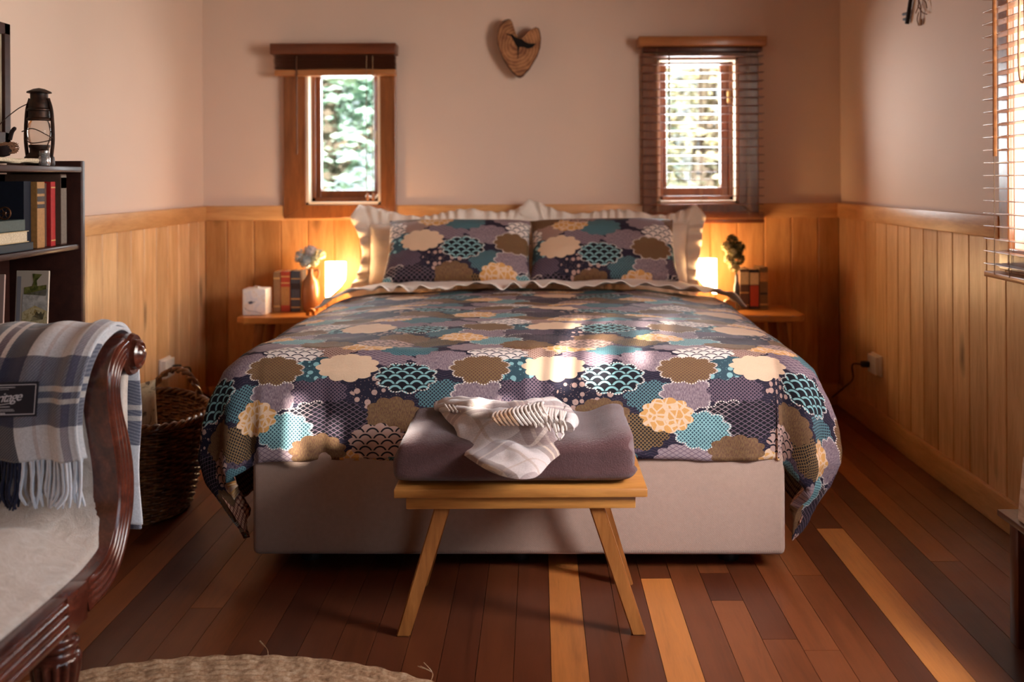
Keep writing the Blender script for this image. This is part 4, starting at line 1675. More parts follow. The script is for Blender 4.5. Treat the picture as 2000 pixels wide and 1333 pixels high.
def petals(name, label, cat, centres, n, mts, seed, stems, group=None, size=.010):
    t = thing(name, label, cat, stems[0][0])
    if group:
        t['group'] = group
    rs = random.Random(seed)
    for i, (c, r, mt) in enumerate(zip(centres, [q[3] for q in centres], mts)):
        m = MB()
        cc = Vector(c[:3])
        for k in range(n):
            d = Vector((rs.gauss(0, 1), rs.gauss(0, 1), rs.gauss(0, 1))).normalized()
            p = cc + d * r * rs.uniform(.7, 1.05)
            q = d.to_track_quat('Z', 'Y').to_matrix() @ Matrix.Rotation(rs.uniform(0, 6.28), 3, 'Z')
            s = size * rs.uniform(.7, 1.25)
            ctr = m.bm.verts.new(p)
            ring = []
            for j in range(8):
                a = j * pi / 4
                rr = s * (1.0 if j % 2 == 0 else .55)
                ring.append(m.bm.verts.new(p + q @ Vector((rr * math.cos(a), rr * math.sin(a), .0025 * (1 if j % 2 == 0 else 0) + rs.uniform(-.001, .002)))))
            for j in range(8):
                m.bm.faces.new((ctr, ring[j], ring[(j + 1) % 8]))
        m.build('flower_head', mt, t, smooth=0, fix=False)
    for st in stems:
        MB().tube(bez(st, 5), .0018, 6).build('stem', M_stem, t)
    return t


M_stem = mat('dry_stem', srgb(110, 96, 54), .8)


def petalmat(name, c1, c2):
    return mat(name, rough=.7, build=lambda nt, b: nt.ramp(nt.noise(nt.coord('Object'), 90, 2), [(.35, c1), (.65, c2)]))


H1 = petalmat('blue_grey_petals', srgb(132, 146, 152), srgb(200, 208, 206))
H2 = petalmat('sage_petals', srgb(160, 162, 124), srgb(222, 220, 184))
H3 = petalmat('dusty_violet_petals', srgb(160, 150, 158), srgb(214, 204, 198))
petals('dried_hydrangea', 'dried blue-grey hydrangea heads standing in the brown jug', 'dried flowers',
       [(-1.122, 4.87, .762, .034), (-1.082, 4.87, .782, .032), (-1.042, 4.875, .768, .030), (-1.098, 4.85, .738, .030), (-1.058, 4.85, .742, .024)], 90, [H1, H3, H2, H1, H2], 4,
       [[(-1.082, 4.87, .62), (-1.086, 4.87, .70), (-1.115, 4.87, .75)], [(-1.080, 4.87, .62), (-1.080, 4.87, .70), (-1.08, 4.87, .76)], [(-1.079, 4.87, .62), (-1.077, 4.87, .70), (-1.05, 4.87, .75)]])
# slender bottle with dried flowers on the right
t = thing('bottle_vase', 'slender dark glass bottle holding dried flowers on the right nightstand', 'vase', (.938, 4.84, .5))
MB().lathe([(.013, 0), (.015, .004), (.015, .11), (.008, .135), (.0065, .165), (.009, .168), (.006, .168), (.005, .13), (.011, .10), (.011, .01)], 20, Matrix.Translation((.938, 4.84, .5005))).build('body', mat('dark_glass', srgb(60, 66, 76), .08, coat=.6, spec=.8), t)
H4 = petalmat('cream_green_petals', srgb(140, 136, 84), srgb(226, 212, 160))
H5 = petalmat('olive_leaves', srgb(62, 60, 34), srgb(118, 108, 62))
petals('dried_hydrangea', 'dried cream and olive flowers in the slender bottle', 'dried flowers',
       [(.895, 4.84, .800, .026), (.918, 4.84, .830, .026), (.950, 4.85, .795, .030), (.905, 4.85, .745, .026), (.945, 4.84, .742, .032), (.925, 4.83, .705, .024), (.915, 4.84, .775, .026)], 70,
       [H4, H5, H5, H4, H5, H4, H4], 6,
       [[(.938, 4.84, .57), (.938, 4.84, .66), (.92, 4.84, .80)], [(.939, 4.84, .57), (.939, 4.84, .66), (.95, 4.84, .78)], [(.937, 4.84, .57), (.936, 4.84, .66), (.91, 4.84, .73)]], size=.012)

# small wooden arches
for (x, label, hgt, wd) in ((-1.052, 'small wooden arch block in front of the brown jug', .030, .020), (.884, 'small wooden arch block beside the right lamp', .064, .026)):
    m = MB()
    pts = [(x - wd, .5005), (x - wd, .5005 + hgt - wd * .7)] + [(x - wd * math.cos(a), .5005 + hgt - wd * .7 + wd * .7 * math.sin(a)) for a in [k * pi / 10 for k in range(1, 10)]] + [(x + wd, .5005 + hgt - wd * .7), (x + wd, .5005)]
    pts += [(x + wd * .35, .5005)] + [(x + wd * .35 * math.cos(a), .5005 + hgt * .35 + wd * .3 * math.sin(a)) for a in [k * pi / 6 for k in range(0, 7)]] + [(x - wd * .35, .5005)]
    m.prism(pts, 'y', 4.728, 4.756)
    tag(m.build('arch_block', M_oak, smooth=0), label, 'ornament')

# ------------------------------------------------------------------ heart-shaped timber slice
HP = [(700, 280), (640, 300), (575, 370), (545, 450), (535, 560), (540, 640), (570, 740), (620, 860), (690, 970), (760, 1060), (830, 1120), (870, 1128), (912, 1105), (940, 1070), (1000, 1010), (1060, 910), (1120, 810),
      (1160, 690), (1172, 570), (1160, 480), (1140, 420), (1095, 400), (1030, 430), (960, 500), (900, 565), (850, 560), (820, 520), (790, 430), (760, 330), (735, 290)]


def hp(p, s=1.0):
    px, py = p[0] / 7.404 + 900, p[1] / 7.404
    return ((px - 1050) * 5.02 / 2000, 1.13 + (348 - py) * 5.02 / 2000)


def scale_poly(P_, s):
    cx = sum(p[0] for p in P_) / len(P_)
    cy = sum(p[1] for p in P_) / len(P_)
    return [(cx + (p[0] - cx) * s, cy + (p[1] - cy) * s) for p in P_]


hpts = [hp(p) for p in HP]
hc = (sum(p[0] for p in hpts) / len(hpts), sum(p[1] for p in hpts) / len(hpts))
t = thing('wall_heart', 'heart-shaped slice of split timber with bark rim hung on the back wall', 'wall decoration', (hc[0], 5.04, hc[1]))


def _slice(nt, b):
    co = nt.vmath('SUBTRACT', nt.coord('Object'), (0.0, 0, .02))
    r = nt.vmath('LENGTH', nt.vmath('ADD', nt.vmath('MULTIPLY', co, (1, 0, .8)), nt.vmath('MULTIPLY', nt.noise(co, 12, 3, col=True), (.03, .03, .03))))
    w = nt.math('SINE', nt.math('MULTIPLY', r, 420.0))
    n = nt.noise(co, 18, 3)
    return nt.ramp(nt.math('ADD', nt.math('MULTIPLY', w, .12), n), [(.3, srgb(118, 72, 44)), (.7, srgb(184, 128, 84))])


MB().prism(hpts, 'y', 5.0, 5.028).build('bark', mat('dark_bark', rough=.9, build=lambda nt, b: (nt.ramp(nt.noise(nt.coord('Object'), 90, 3), [(.3, srgb(52, 30, 20)), (.7, srgb(100, 62, 42))]))), t, smooth=0)
MB().prism(scale_poly(hpts, .955), 'y', 4.997, 5.02).build('wood_face', mat('end_grain', rough=.7, build=_slice), t, smooth=0)
crack = [(650, 488), (700, 500), (760, 505), (800, 545), (840, 560), (905, 580), (950, 620), (1000, 638), (1095, 640), (1070, 675), (1040, 700), (980, 715), (920, 690), (860, 690), (848, 760), (838, 860), (828, 860), (832, 700), (800, 650), (770, 590), (735, 530), (690, 515)]  # flat dark piece set proud; its black stands for shade inside the split
MB().prism([hp(p) for p in crack], 'y', 4.9962, 5.01).build('split', mat('split_shade', srgb(16, 10, 8), 1.0), t, smooth=0)
MB().tube([(hc[0], 5.02, hc[1]), (hc[0], 5.079, hc[1])], .004, 8).build('hanging_pin', M_brass, t)

# ------------------------------------------------------------------ iron key and dried twigs on the right wall


def rw(px, py, off=.012):
    d = (XR - off) * 2000 / (px - 1050)
    return Vector((XR - off, d, 1.13 + (348 - py) * d / 2000))


M_iron = mat('black_iron', srgb(34, 22, 22), .55, metal=.6)
t = thing('iron_key', 'large black iron key hanging at the top of the right wall', 'wall decoration', rw(1778, 0))
m = MB().tube([rw(1786, -45), rw(1780, 5), rw(1773, 50)], [.008, .008, .009], 10)
m.build('shaft', M_iron, t)
m = MB()
for (a, b) in ((1767, 42), (1766, 32)):
    m.tube([rw(1775, b - 2), rw(a, b)], [.007, .006], 8)
m.build('bit', M_iron, t)
c = rw(1789, -75)
MB().tube([c + Vector((0, .05 * math.cos(k * pi / 9), .05 * math.sin(k * pi / 9))) for k in range(18)], .007, 8, closed=True).build('bow', M_iron, t)
t = thing('dried_sprig', 'brown dried twig sprig tied beside the iron key', 'dried sprig', rw(1797, 0))
m = MB()
for P_ in (((1790, -30), (1796, 10), (1790, 30)), ((1792, -10), (1800, 20), (1797, 50)), ((1790, -5), (1808, 6), (1812, 20)), ((1794, -25), (1806, -8), (1815, 4)), ((1794, 15), (1803, 28), (1812, 32)), ((1796, 28), (1793, 42), (1796, 54))):
    m.tube(bez([rw(a, b, .01) for a, b in P_], 4), .0022, 5)
m.build('twigs', mat('dry_twig', srgb(120, 82, 58), .9), t)
m = MB().box(XR - .012, XR - .006, rw(1797, 50).y - .012, rw(1797, 50).y + .006, rw(1797, 54).z, rw(1797, 42).z, .001)
m.build('leaf', mat('dry_leaf', srgb(150, 108, 76), .9), t)

# ------------------------------------------------------------------ power outlets
for (side, yc, label) in ((-1, 4.50, 'white power outlet with a black plug above the wicker basket'), (1, 4.50, 'white power outlet with a black plug on the right wall')):
    xw = XL + .012 if side < 0 else XR - .012
    s = -side
    t = thing('power_outlet', label, 'power outlet', (xw, yc, .303), group='power outlets')

    def sb(name, a, b, c, d, e, f, mt, bv=.003):
        x0_, x1_ = sorted((xw + s * a, xw + s * b))
        return box(name, mt, x0_, x1_, c, d, e, f, bv, t)
    sb('plate', 0.0, .012, yc - .062, yc + .062, .258, .348, M_white)
    sb('mounting_block', .0, .030, yc - .055, yc + .055, .264, .342, M_white)
    for k in (-.028, .028):
        sb('switch', .0295, .034, yc + k - .006, yc + k + .006, .324, .336, M_white, .001)
    p = thing('power_plug', 'black plug and cord in the %s wall outlet' % ('left' if side < 0 else 'right'), 'plug', (xw + s * .045, yc + .028, .30), group='black plugs')
    x0_, x1_ = sorted((xw + s * .031, xw + s * .066))
    box('plug', M_black, x0_, x1_, yc + .012, yc + .044, .286, .312, .006, p)
    MB().tube(bez([(xw + s * .06, yc + .03, .298), (xw + s * .085, yc + .09, .285), (xw + s * .05, yc + .2, .20), (xw + s * .03, yc + .40, .12), (xw + s * .06, yc + .50, .05)], 6), .0035, 6).build('cord', M_black, p)

# ------------------------------------------------------------------ scroll-arm sofa
def _mahog(nt, b):
    co = nt.coord('Object')
    n = nt.noise(nt.vmath('MULTIPLY', co, (1, .3, .6)), 30, 4, .6, .8)
    n2 = nt.noise(co, 160, 2)
    return nt.ramp(nt.math('ADD', nt.math('MULTIPLY', n, .75), nt.math('MULTIPLY', n2, .25)), [(.3, srgb(58, 24, 18)), (.55, srgb(96, 46, 34)), (.75, srgb(130, 70, 52))])


M_mah = mat('polished_mahogany', rough=.24, coat=.6, spec=.5, build=_mahog)


def _velvet(nt, b):
    co = nt.coord('Object')
    n = nt.noise(co, 26, 4, .65, 1.5)
    n2 = nt.noise(co, 400, 3, .7)
    c = nt.ramp(nt.math('ADD', nt.math('MULTIPLY', n, .7), nt.math('MULTIPLY', n2, .3)), [(.32, srgb(200, 186, 174)), (.5, srgb(222, 210, 200)), (.68, srgb(236, 228, 222))])
    return c, nt.bump(nt.math('ADD', nt.math('MULTIPLY', n, 1.6), n2), .55, .004), None


M_velvet = mat('cream_crushed_velvet', rough=.85, sheen=.7, spec=.25, build=_velvet)

sofa = thing('sofa', 'mahogany scroll-arm sofa with cream velvet upholstery in the left foreground', 'sofa', (-1.25, 1.6, 0))
XF = -.88
# profile curves in the plane of the front frame: (y, z)
INNER = [(.70, .352), (1.3, .352), (1.70, .352), (1.915, .352), (1.985, .352), (2.05, .356), (2.107, .378), (2.142, .440), (2.143, .521), (2.109, .632), (2.097, .691), (2.103, .742), (2.140, .778), (2.19, .792)]
OUTER = [(.70, .279), (1.3, .279), (1.70, .279), (1.915, .279), (2.011, .283), (2.108, .297), (2.170, .339), (2.215, .407), (2.225, .483), (2.205, .565), (2.163, .642), (2.150, .690), (2.158, .722), (2.185, .742), (2.21, .748)]


def curve2(P_, n):
    pts = [Vector((p[0], p[1], 0)) for p in P_]
    c = bez(pts, 10)
    # resample by arc length
    L = [0]
    for a, b in zip(c, c[1:]):
        L.append(L[-1] + (b - a).length)
    out = []
    for i in range(n):
        s = L[-1] * i / (n - 1)
        k = max(j for j in range(len(L)) if L[j] <= s + 1e-9)
        k = min(k, len(c) - 2)
        t_ = (s - L[k]) / max(L[k + 1] - L[k], 1e-9)
        out.append(c[k].lerp(c[k + 1], t_))
    return out


ARM0 = 4
ci = curve2(INNER[ARM0:], 70)
co_ = curve2(OUTER[ARM0:], 70)
# arm band with reeds standing on its front face
m = MB()


def armf(u, v):
    i = min(69, int(round(u * 69)))
    a, b = ci[i], co_[i]
    p = a.lerp(b, v)
    return p


prof = []
NV = 33
rows_f = []
for j in range(NV):
    v = j / (NV - 1)
    row = []
    for i in range(70):
        p = armf(i / 69, v)
        h = 0.0
        fade = smoothstep(0, 6, i)
        if .08 < v < .97:
            w = ((v - .08) / .89 * 4) % 1.0
            h = .0075 * math.sqrt(max(0, 1 - (2 * w - 1) ** 2)) * fade
        row.append(m.bm.verts.new((XF - .004 + h, p.x, p.y)))
    rows_f.append(row)
for j in range(NV - 1):
    for i in range(69):
        m.bm.faces.new((rows_f[j][i], rows_f[j][i + 1], rows_f[j + 1][i + 1], rows_f[j + 1][i]))
bk = []
for v in (0, 1):
    bk.append([m.bm.verts.new((XF - .055, armf(i / 69, v).x, armf(i / 69, v).y)) for i in range(70)])
for i in range(69):
    m.bm.faces.new((rows_f[0][i], bk[0][i], bk[0][i + 1], rows_f[0][i + 1]))
    m.bm.faces.new((rows_f[-1][i], rows_f[-1][i + 1], bk[1][i + 1], bk[1][i]))
    m.bm.faces.new((bk[0][i], bk[1][i], bk[1][i + 1], bk[0][i + 1]))
m.build('arm_frame', M_mah, sofa, smooth=50)
# rosette boss at the end of the scroll
mt = Matrix.Translation((XF - .055, 2.222, .752)) @ Matrix.Rotation(pi / 2, 4, 'Y')
MB().lathe([(.046, -.02), (.046, .030), (.044, .045), (.046, .052), (.042, .060), (.034, .058), (.032, .062), (.032, .070), (.026, .074), (.022, .070), (.018, .074), (.012, .080), (.001, .082)], 36, mt).build('rosette', M_mah, sofa)
# seat rail with three reeds
m = MB()
zz = [(.279, 0), (.285, .006)]
prf = [(.279, 0.0)]
for k in range(3):
    a, b = .284 + k * .020, .284 + (k + 1) * .020
    for q in range(7):
        w = q / 6
        prf.append((a + (b - a) * w, .0008 + .008 * math.sqrt(max(0, 1 - (2 * w - 1) ** 2))))
prf += [(.352, .004)]
for (z, h) in prf:
    pass
A = [m.bm.verts.new((XF - .004 + h, .70, z)) for z, h in prf]
B = [m.bm.verts.new((XF - .004 + h, 1.905, z)) for z, h in prf]
for i in range(len(prf) - 1):
    m.bm.faces.new((A[i], B[i], B[i + 1], A[i + 1]))
C1 = [m.bm.verts.new((XF - .055, y, z)) for y in (.70, 1.905) for z in (.279, .352)]
m.bm.faces.new((A[-1], B[-1], C1[3], C1[1]))
m.bm.faces.new((A[0], C1[0], C1[2], B[0]))
m.build('seat_rail', M_mah, sofa, smooth=50)
box('corner_block', M_mah, XF - .06, XF + .002, 1.905, 1.99, .279, .352, .002, sofa)
for (a, b, c, d) in ((XF - .05, -1.60, .70, .74), (XF - .05, -1.60, 2.16, 2.2)):
    pass
box('side_rail', M_mah, -1.60, XF - .05, .70, .74, .279, .345, .003, sofa)
box('back_rail', M_mah, -1.64, -1.60, .70, 2.16, .279, .345, .003, sofa)
LEGP = [(.016, 0), (.020, .012), (.017, .03), (.022, .045), (.024, .06), (.046, .195), (.048, .212), (.044, .222), (.036, .226), (.034, .232), (.041, .238), (.043, .244), (.041, .250), (.033, .254), (.031, .262), (.040, .270), (.040, .281)]
for (x, y) in ((XF - .045, 1.955), (XF - .045, .77), (-1.59, 1.98), (-1.59, .77)):
    dense = []
    for (a, b) in zip(LEGP, LEGP[1:]):
        n = 8 if b[1] - a[1] > .05 else 2
        dense += [(a[0] + (b[0] - a[0]) * k / n, a[1] + (b[1] - a[1]) * k / n) for k in range(n)]
    dense.append(LEGP[-1])
    MB().lathe(dense, 112, Matrix.Translation((x, y, .0135 if x > -1.2 else 0)) @ Matrix.Diagonal((1, 1, .952 if x > -1.2 else 1, 1)), flute=(14, .20, .065, .214)).build('leg', M_mah, sofa, smooth=60)

# upholstery: seat surface running up the inside of the arm and over its crest
UP = [(.74, .365), (1.2, .368), (1.7, .366), (1.985, .364), (2.06, .370), (2.112, .386), (2.145, .440), (2.146, .521), (2.112, .632), (2.100, .691), (2.106, .740), (2.142, .774), (2.20, .786), (2.250, .765), (2.272, .72), (2.262, .66), (2.262, .50), (2.255, .36)]
cu = curve2(UP, 120)


def upf(u, v, lift=0.0):
    """u along the profile, v from front edge (0) to the wall (1)"""
    s = u * 119
    i = min(118, int(s))
    p = cu[i].lerp(cu[i + 1], s - i)
    tng = (cu[min(119, i + 2)] - cu[max(0, i - 1)]).normalized()
    nrm = Vector((-tng.y, tng.x, 0))
    x = XF - .026 - v * .71
    w = smoothstep(0, .22, v)
    seat = (1 - smoothstep(.56, .635, u))
    bul = (.008 + .006 * w + .056 * w * seat) * (smoothstep(0, .02, v) ** .5) - .006
    p = p + nrm * (bul + lift)
    return Vector((x, p.x, p.y + .003 * nz(x, p.x, p.y, 6)))


m = MB()
m.grid(lambda u, v: upf(u, v), 180, 60, lambda u, v: (u, v))
o = m.build('upholstery', M_velvet, sofa, smooth=80, fix=False)
solid(o, .02, -1)
MB().box(-1.60, XF - .05, .72, 2.20, .28, .36, .01).build('seat_base', M_velvet, sofa)

# ------------------------------------------------------------------ plaid throw over the arm
NAVY, GREY, BROWN = srgb(36, 38, 58), srgb(110, 116, 136), srgb(140, 114, 112)
PALE = srgb(214, 214, 220)
M_plaid = plaid('grey_navy_plaid', PALE,
                (.36, [(.045, .085, srgb(110, 96, 110), .8), (.345, .66, srgb(30, 32, 54), .95), (.485, .510, srgb(216, 198, 188), .9), (.545, .570, srgb(216, 198, 188), .9), (.51, .545, srgb(110, 84, 86), .7), (.235, .255, srgb(186, 160, 154), .5), (.155, .165, srgb(190, 176, 178), .4)]),
                (.30, [(.27, .66, srgb(54, 58, 88), .86), (.42, .45, srgb(216, 208, 204), .85), (.485, .515, srgb(216, 208, 204), .85), (.88, .90, srgb(190, 176, 178), .4)]))
M_fr_pale = fabric('pale_grey_fringe_wool', srgb(206, 210, 220), .95, 900, .4, .08)
M_fr_navy = fabric('navy_fringe_wool', srgb(40, 42, 62), .95, 900, .4, .1)
THR = [(2.136, .562), (2.128, .590), (2.114, .632), (2.100, .695), (2.108, .745), (2.142, .778), (2.205, .791), (2.260, .768), (2.282, .72), (2.282, .66), (2.286, .50), (2.288, .355), (2.288, .34)]
ct = curve2(THR, 90)
THL = sum((b - a).length for a, b in zip(ct, ct[1:]))
throw = thing('throw_blanket', 'grey and navy plaid wool throw with fringe draped over the sofa arm', 'throw blanket', (-1.2, 2.22, .80))


def thrf(u, v, lift=.020, x0=-.905):
    s = u * 89
    i = min(88, int(s))
    p = ct[i].lerp(ct[i + 1], s - i)
    tng = (ct[min(89, i + 2)] - ct[max(0, i - 1)]).normalized()
    nrm = Vector((-tng.y, tng.x, 0))
    # right edge slants in towards the hem
    inset = .036 * (1 - smoothstep(0, .42, u)) + .004 * math.sin(u * 17)
    x = x0 - inset - v * .62
    fold = .006 * math.sin(v * 38 + 1.2 * math.sin(u * 4)) * (1 - smoothstep(.25, .5, u)) * smoothstep(0, .1, v)
    edge = .006 * math.exp(-((v - .055) / .02) ** 2)
    p = p + nrm * (lift + fold + edge + .002 * nz(x, p.x, p.y, 9))
    return Vector((x, p.x, p.y))


def _thuv(u, v):
    return (v * .62, u * THL)


m = MB()
m.grid(lambda u, v: thrf(u, v, .030), 140, 110, _thuv)
o = m.build('cloth', M_plaid, throw, smooth=80, fix=False)
solid(o, .007, 0)
# under layer of the doubled throw, showing at its right edge
m = MB()
m.grid(lambda u, v: thrf(.0 + u * .98, v, .019, -.898), 140, 20, lambda u, v: (v * .12 - .02, u * .62 + .02))
o = m.build('under_layer', M_plaid, throw, smooth=80, fix=False)
solid(o, .006, 0)
# fringe
mp, mn = MB(), MB()
rs = random.Random(21)
for layer in (0, 1):
    for k in range(72):
        v = (k + .5 + rs.uniform(-.3, .3)) / 72
        p0 = thrf(0, v, .030 - .012 * layer)
        f = (v * .62 / .36) % 1.0
        dark = .345 < f < .66
        L = rs.uniform(.085, .125)
        dx1, dx2 = rs.uniform(-.008, .008), rs.uniform(-.016, .016)
        pts = [p0 + Vector((0, 0, .004)), p0 + Vector((dx1 * .5, .000, -.03)), p0 + Vector((dx1, -.006 + .006 * layer, -.065)), p0 + Vector((dx2, -.006 - .008 * rs.random(), -L))]
        pts = [Vector((q.x, q.y, max(q.z, .456 + .004 * rs.random()))) for q in pts]
        mm = mn if (dark and rs.random() < .85) else mp
        P_ = bez(pts, 4)
        mm.tube(P_, [.0036 * (1 + .12 * math.sin(i * 2.2)) for i in range(len(P_) - 1)] + [.0022], 6)
tag(mp.build('fringe', M_fr_pale, throw), kind='stuff')
tag(mn.build('fringe', M_fr_navy, throw), kind='stuff')
# woven label
lab_m = mat('label_cloth', srgb(26, 26, 40), .7)
lab_w = mat('label_print', srgb(206, 206, 218), .7)
cl = Vector((-1.076, 2.055, .690))
# plane of the label: follows the throw below the crest
ex = Vector((1, .02, .02)).normalized()
ez = Vector((.045, .07, 1)).normalized()
ey = ez.cross(ex).normalized() * -1


def LP(a, b, c=0):
    return cl + ex * a + ez * b + ey * c


def lab_quad(m, a0, a1, b0, b1, c):
    f = m.bm.faces.new([m.bm.verts.new(LP(a, b, c)) for a, b in ((a0, b0), (a1, b0), (a1, b1), (a0, b1))])


HW, HH = .070, .0345
m = MB()
for (c,) in ((0,),):
    r = bmesh.ops.create_cube(m.bm, size=1)
    for v in r['verts']:
        v.co = LP(v.co.x * 2 * HW, v.co.z * 2 * HH, v.co.y * .0024)
lab = m.build('label', lab_m, throw, smooth=0)
sgn = 1 if ey.y < 0 else -1
m = MB()
C_ = .0018 * sgn
for (a0, a1, b0, b1) in ((-HW + .004, HW - .004, HH - .0058, HH - .0044), (-HW + .004, HW - .004, -HH + .0044, -HH + .0058), (-HW + .004, -HW + .0054, -HH + .0044, HH - .0044), (HW - .0054, HW - .004, -HH + .0044, HH - .0044)):
    lab_quad(m, a0, a1, b0, b1, C_)
rs = random.Random(2)


def tiny_line(b, h, a0, a1):
    a = a0
    while a < a1:
        w = rs.uniform(.0008, .0022)
        lab_quad(m, a, min(a + w, a1), b - h / 2, b + h / 2, C_)
        a += w + .0006


tiny_line(HH - .0100, .0016, -.022, .024)
tiny_line(HH - .0140, .0007, -.010, .012)
tiny_line(-.0140, .0016, -.020, .016)
tiny_line(-.0195, .0012, -.030, .024)
tiny_line(-.0222, .0012, -.030, .026)
tiny_line(-.0268, .0024, -.010, .008)
# underline swash
pts = bez([(-.030, -.006, 0), (-.01, -.0095, 0), (.012, -.0075, 0), (.020, -.0045, 0)], 8)
for p, q in zip(pts, pts[1:]):
    f = m.bm.faces.new([m.bm.verts.new(LP(a, b, C_)) for a, b in ((p.x, p.y - .0006), (q.x, q.y - .0006), (q.x, q.y + .0006), (p.x, p.y + .0006))])
m.build('print', lab_w, lab, smooth=0, fix=False)
tx = bpy.data.curves.new('lettering', 'FONT')
tx.body = 'Heritage'
tx.size = .0265
tx.shear = .5
tx.align_x = 'CENTER'
tx.align_y = 'CENTER'
tx.extrude = .0003
tx.space_character = .86
to = bpy.data.objects.new('lettering', tx)
COL.objects.link(to)
to.parent = lab
inv = ROOTM[throw.name].inverted()
rotm = Matrix((ex, ez, -ey if sgn < 0 else ey)).transposed().to_4x4()
if rotm.to_3x3().determinant() < 0:
    rotm = Matrix((ex, ez, ex.cross(ez))).transposed().to_4x4()
to.matrix_local = inv @ Matrix.Translation(LP(-.002, .0035, C_)) @ rotm @ Matrix.Rotation(R(6), 4, 'Z')
tx.materials.append(lab_w)
bpy.context.view_layer.update()
lme = bpy.data.meshes.new_from_object(to.evaluated_get(bpy.context.evaluated_depsgraph_get()))
lo2 = bpy.data.objects.new('lettering', lme)
COL.objects.link(lo2)
lo2.parent = lab
lo2.matrix_local = to.matrix_local.copy()
bpy.data.objects.remove(to)
lo2.name = 'lettering'

# ------------------------------------------------------------------ wicker basket
def _wick(nt, b):
    co = nt.coord('Object')
    return nt.ramp(nt.noise(co, 34, 4, .7), [(.32, srgb(62, 32, 16)), (.5, srgb(112, 66, 34)), (.68, srgb(156, 106, 60))]), nt.bump(nt.noise(co, 200, 3), .4, .002), None


M_wick = mat('brown_wicker', rough=.42, coat=.2, build=_wick)
bc = (-1.385, 3.50)
bk_ = thing('wicker_basket', 'large oval brown wicker basket with arched handles by the left wall', 'basket', (bc[0], bc[1], 0))
HB = .325


def rim(a):
    return Vector((bc[0] + .248 * math.cos(a), bc[1] + .285 * math.sin(a), HB + .022 * abs(math.sin(a)) ** 6))


def wallp(a, t, off=0):
    p = rim(a)
    k = .72 + .28 * t ** .75
    return Vector((bc[0] + (p.x - bc[0]) * k * (1 + off / .25), bc[1] + (p.y - bc[1]) * k * (1 + off / .28), .006 + (p.z - .006) * t))


rows, stakes = 30, 44


def weave(u, v):
    a = 2 * pi * u
    r = v * rows
    k = int(min(r, rows - 1e-6))
    fr = r - k
    ph = pi * (k % 2)
    off = .0065 * math.sin(stakes / 2 * a * 1.0 + ph) + .006 * math.sin(pi * fr) - .004
    return wallp(a, v, off)


m = MB()
m.grid(weave, 44 * 7, rows * 4 + 1, closed_u=True)
o = m.build('woven_wall', M_wick, bk_, smooth=80)
solid(o, .006, -1)
m = MB()
for k in range(stakes):
    a = 2 * pi * k / stakes
    m.tube([wallp(a, t_ / 6, -.006) for t_ in range(7)], .0035, 6)
m.build('stake', M_wick, bk_)
m = MB()
for s in range(3):
    m.tube([rim(2 * pi * i / 260) + Vector((math.cos(2 * pi * i / 260) * .008 * math.cos(i * .42 + s * 2.09), math.sin(2 * pi * i / 260) * .008 * math.cos(i * .42 + s * 2.09), .004 + .008 * math.sin(i * .42 + s * 2.09))) for i in range(260)], .0068, 7, closed=True)
m.build('rim', M_wick, bk_)
m = MB()
m.lathe([(.001, .004), (.70, .004), (.70, .012), (.001, .012)], 48, Matrix.Translation((bc[0], bc[1], 0)) @ Matrix.Diagonal((.25, .285, 1, 1)))
m.build('bottom', M_wick, bk_)


def hnd(ac, sp=.40, h=.085):
    m = MB()
    for s in range(2):
        pts = []
        for i in range(50):
            t_ = i / 49
            a = ac - sp + 2 * sp * t_
            p = rim(a)
            hh = h * math.sin(pi * t_) ** .55
            pts.append(p + Vector((.006 * math.cos(i * .55 + s * pi), .006 * math.cos(i * .55 + s * pi), hh + .006 * math.sin(i * .55 + s * pi))))
        m.tube(pts, .0068, 7)
    return m.build('handle', M_wick, bk_)


hnd(R(76))
hnd(R(256))
# patterned cushion lying in the basket
def _cush(nt, b):
    co = nt.coord('Object')
    n = nt.noise(co, 16, 3, .6, 2.0)
    return nt.ramp(n, [(.36, srgb(120, 104, 88)), (.44, srgb(206, 186, 148)), (.7, srgb(226, 208, 170))])


Mq = Matrix.Translation((-1.375, 3.40, .15)) @ Matrix.Rotation(R(-6), 4, 'Z') @ Matrix.Rotation(R(-8), 4, 'Y') @ Matrix.Rotation(R(-8), 4, 'X')
m = pillow_mesh(.26, .30, .10, None, Mq, 1, 8, .08)
m.local = False
c_o = m.build('cushion', mat('botanical_print_cotton', rough=.9, build=_cush), None, smooth=60)
tag(c_o, 'cream cushion with faint leaf print tucked in the wicker basket', 'cushion')

# ------------------------------------------------------------------ round braided jute rug
def _jute(nt, b):
    co = nt.coord('Object')
    n = nt.noise(co, 70, 4, .7)
    n2 = nt.noise(co, 5, 2)
    return nt.ramp(nt.math('ADD', nt.math('MULTIPLY', n, .75), nt.math('MULTIPLY', n2, .25)), [(.34, srgb(128, 92, 64)), (.5, srgb(186, 148, 112)), (.66, srgb(222, 192, 158))]), nt.bump(nt.noise(co, 420, 3, .8), .8, .003), None


rc, RR = (-.70, 1.552), .860
p_ = .024
m = MB()
NR = 230


def rugf(u, v):
    r = RR * (.02 + .98 * v)
    a = 2 * pi * u
    k = math.floor(r / p_)
    fr = r / p_ - k
    s = a * k * p_
    lump = .5 + .5 * math.sin(s / .0105 + k * 1.7 + (1.6 if fr < .5 else -1.6) * (fr - .5) * 2)
    z = .004 + .0095 * math.sqrt(max(0, 1 - (2 * fr - 1) ** 2)) * (.62 + .38 * lump)
    if v > .999:
        z = 0.001
    rr = r + .0012 * math.sin(s / .012)
    return Vector((rc[0] + rr * math.cos(a), rc[1] + rr * math.sin(a), z))


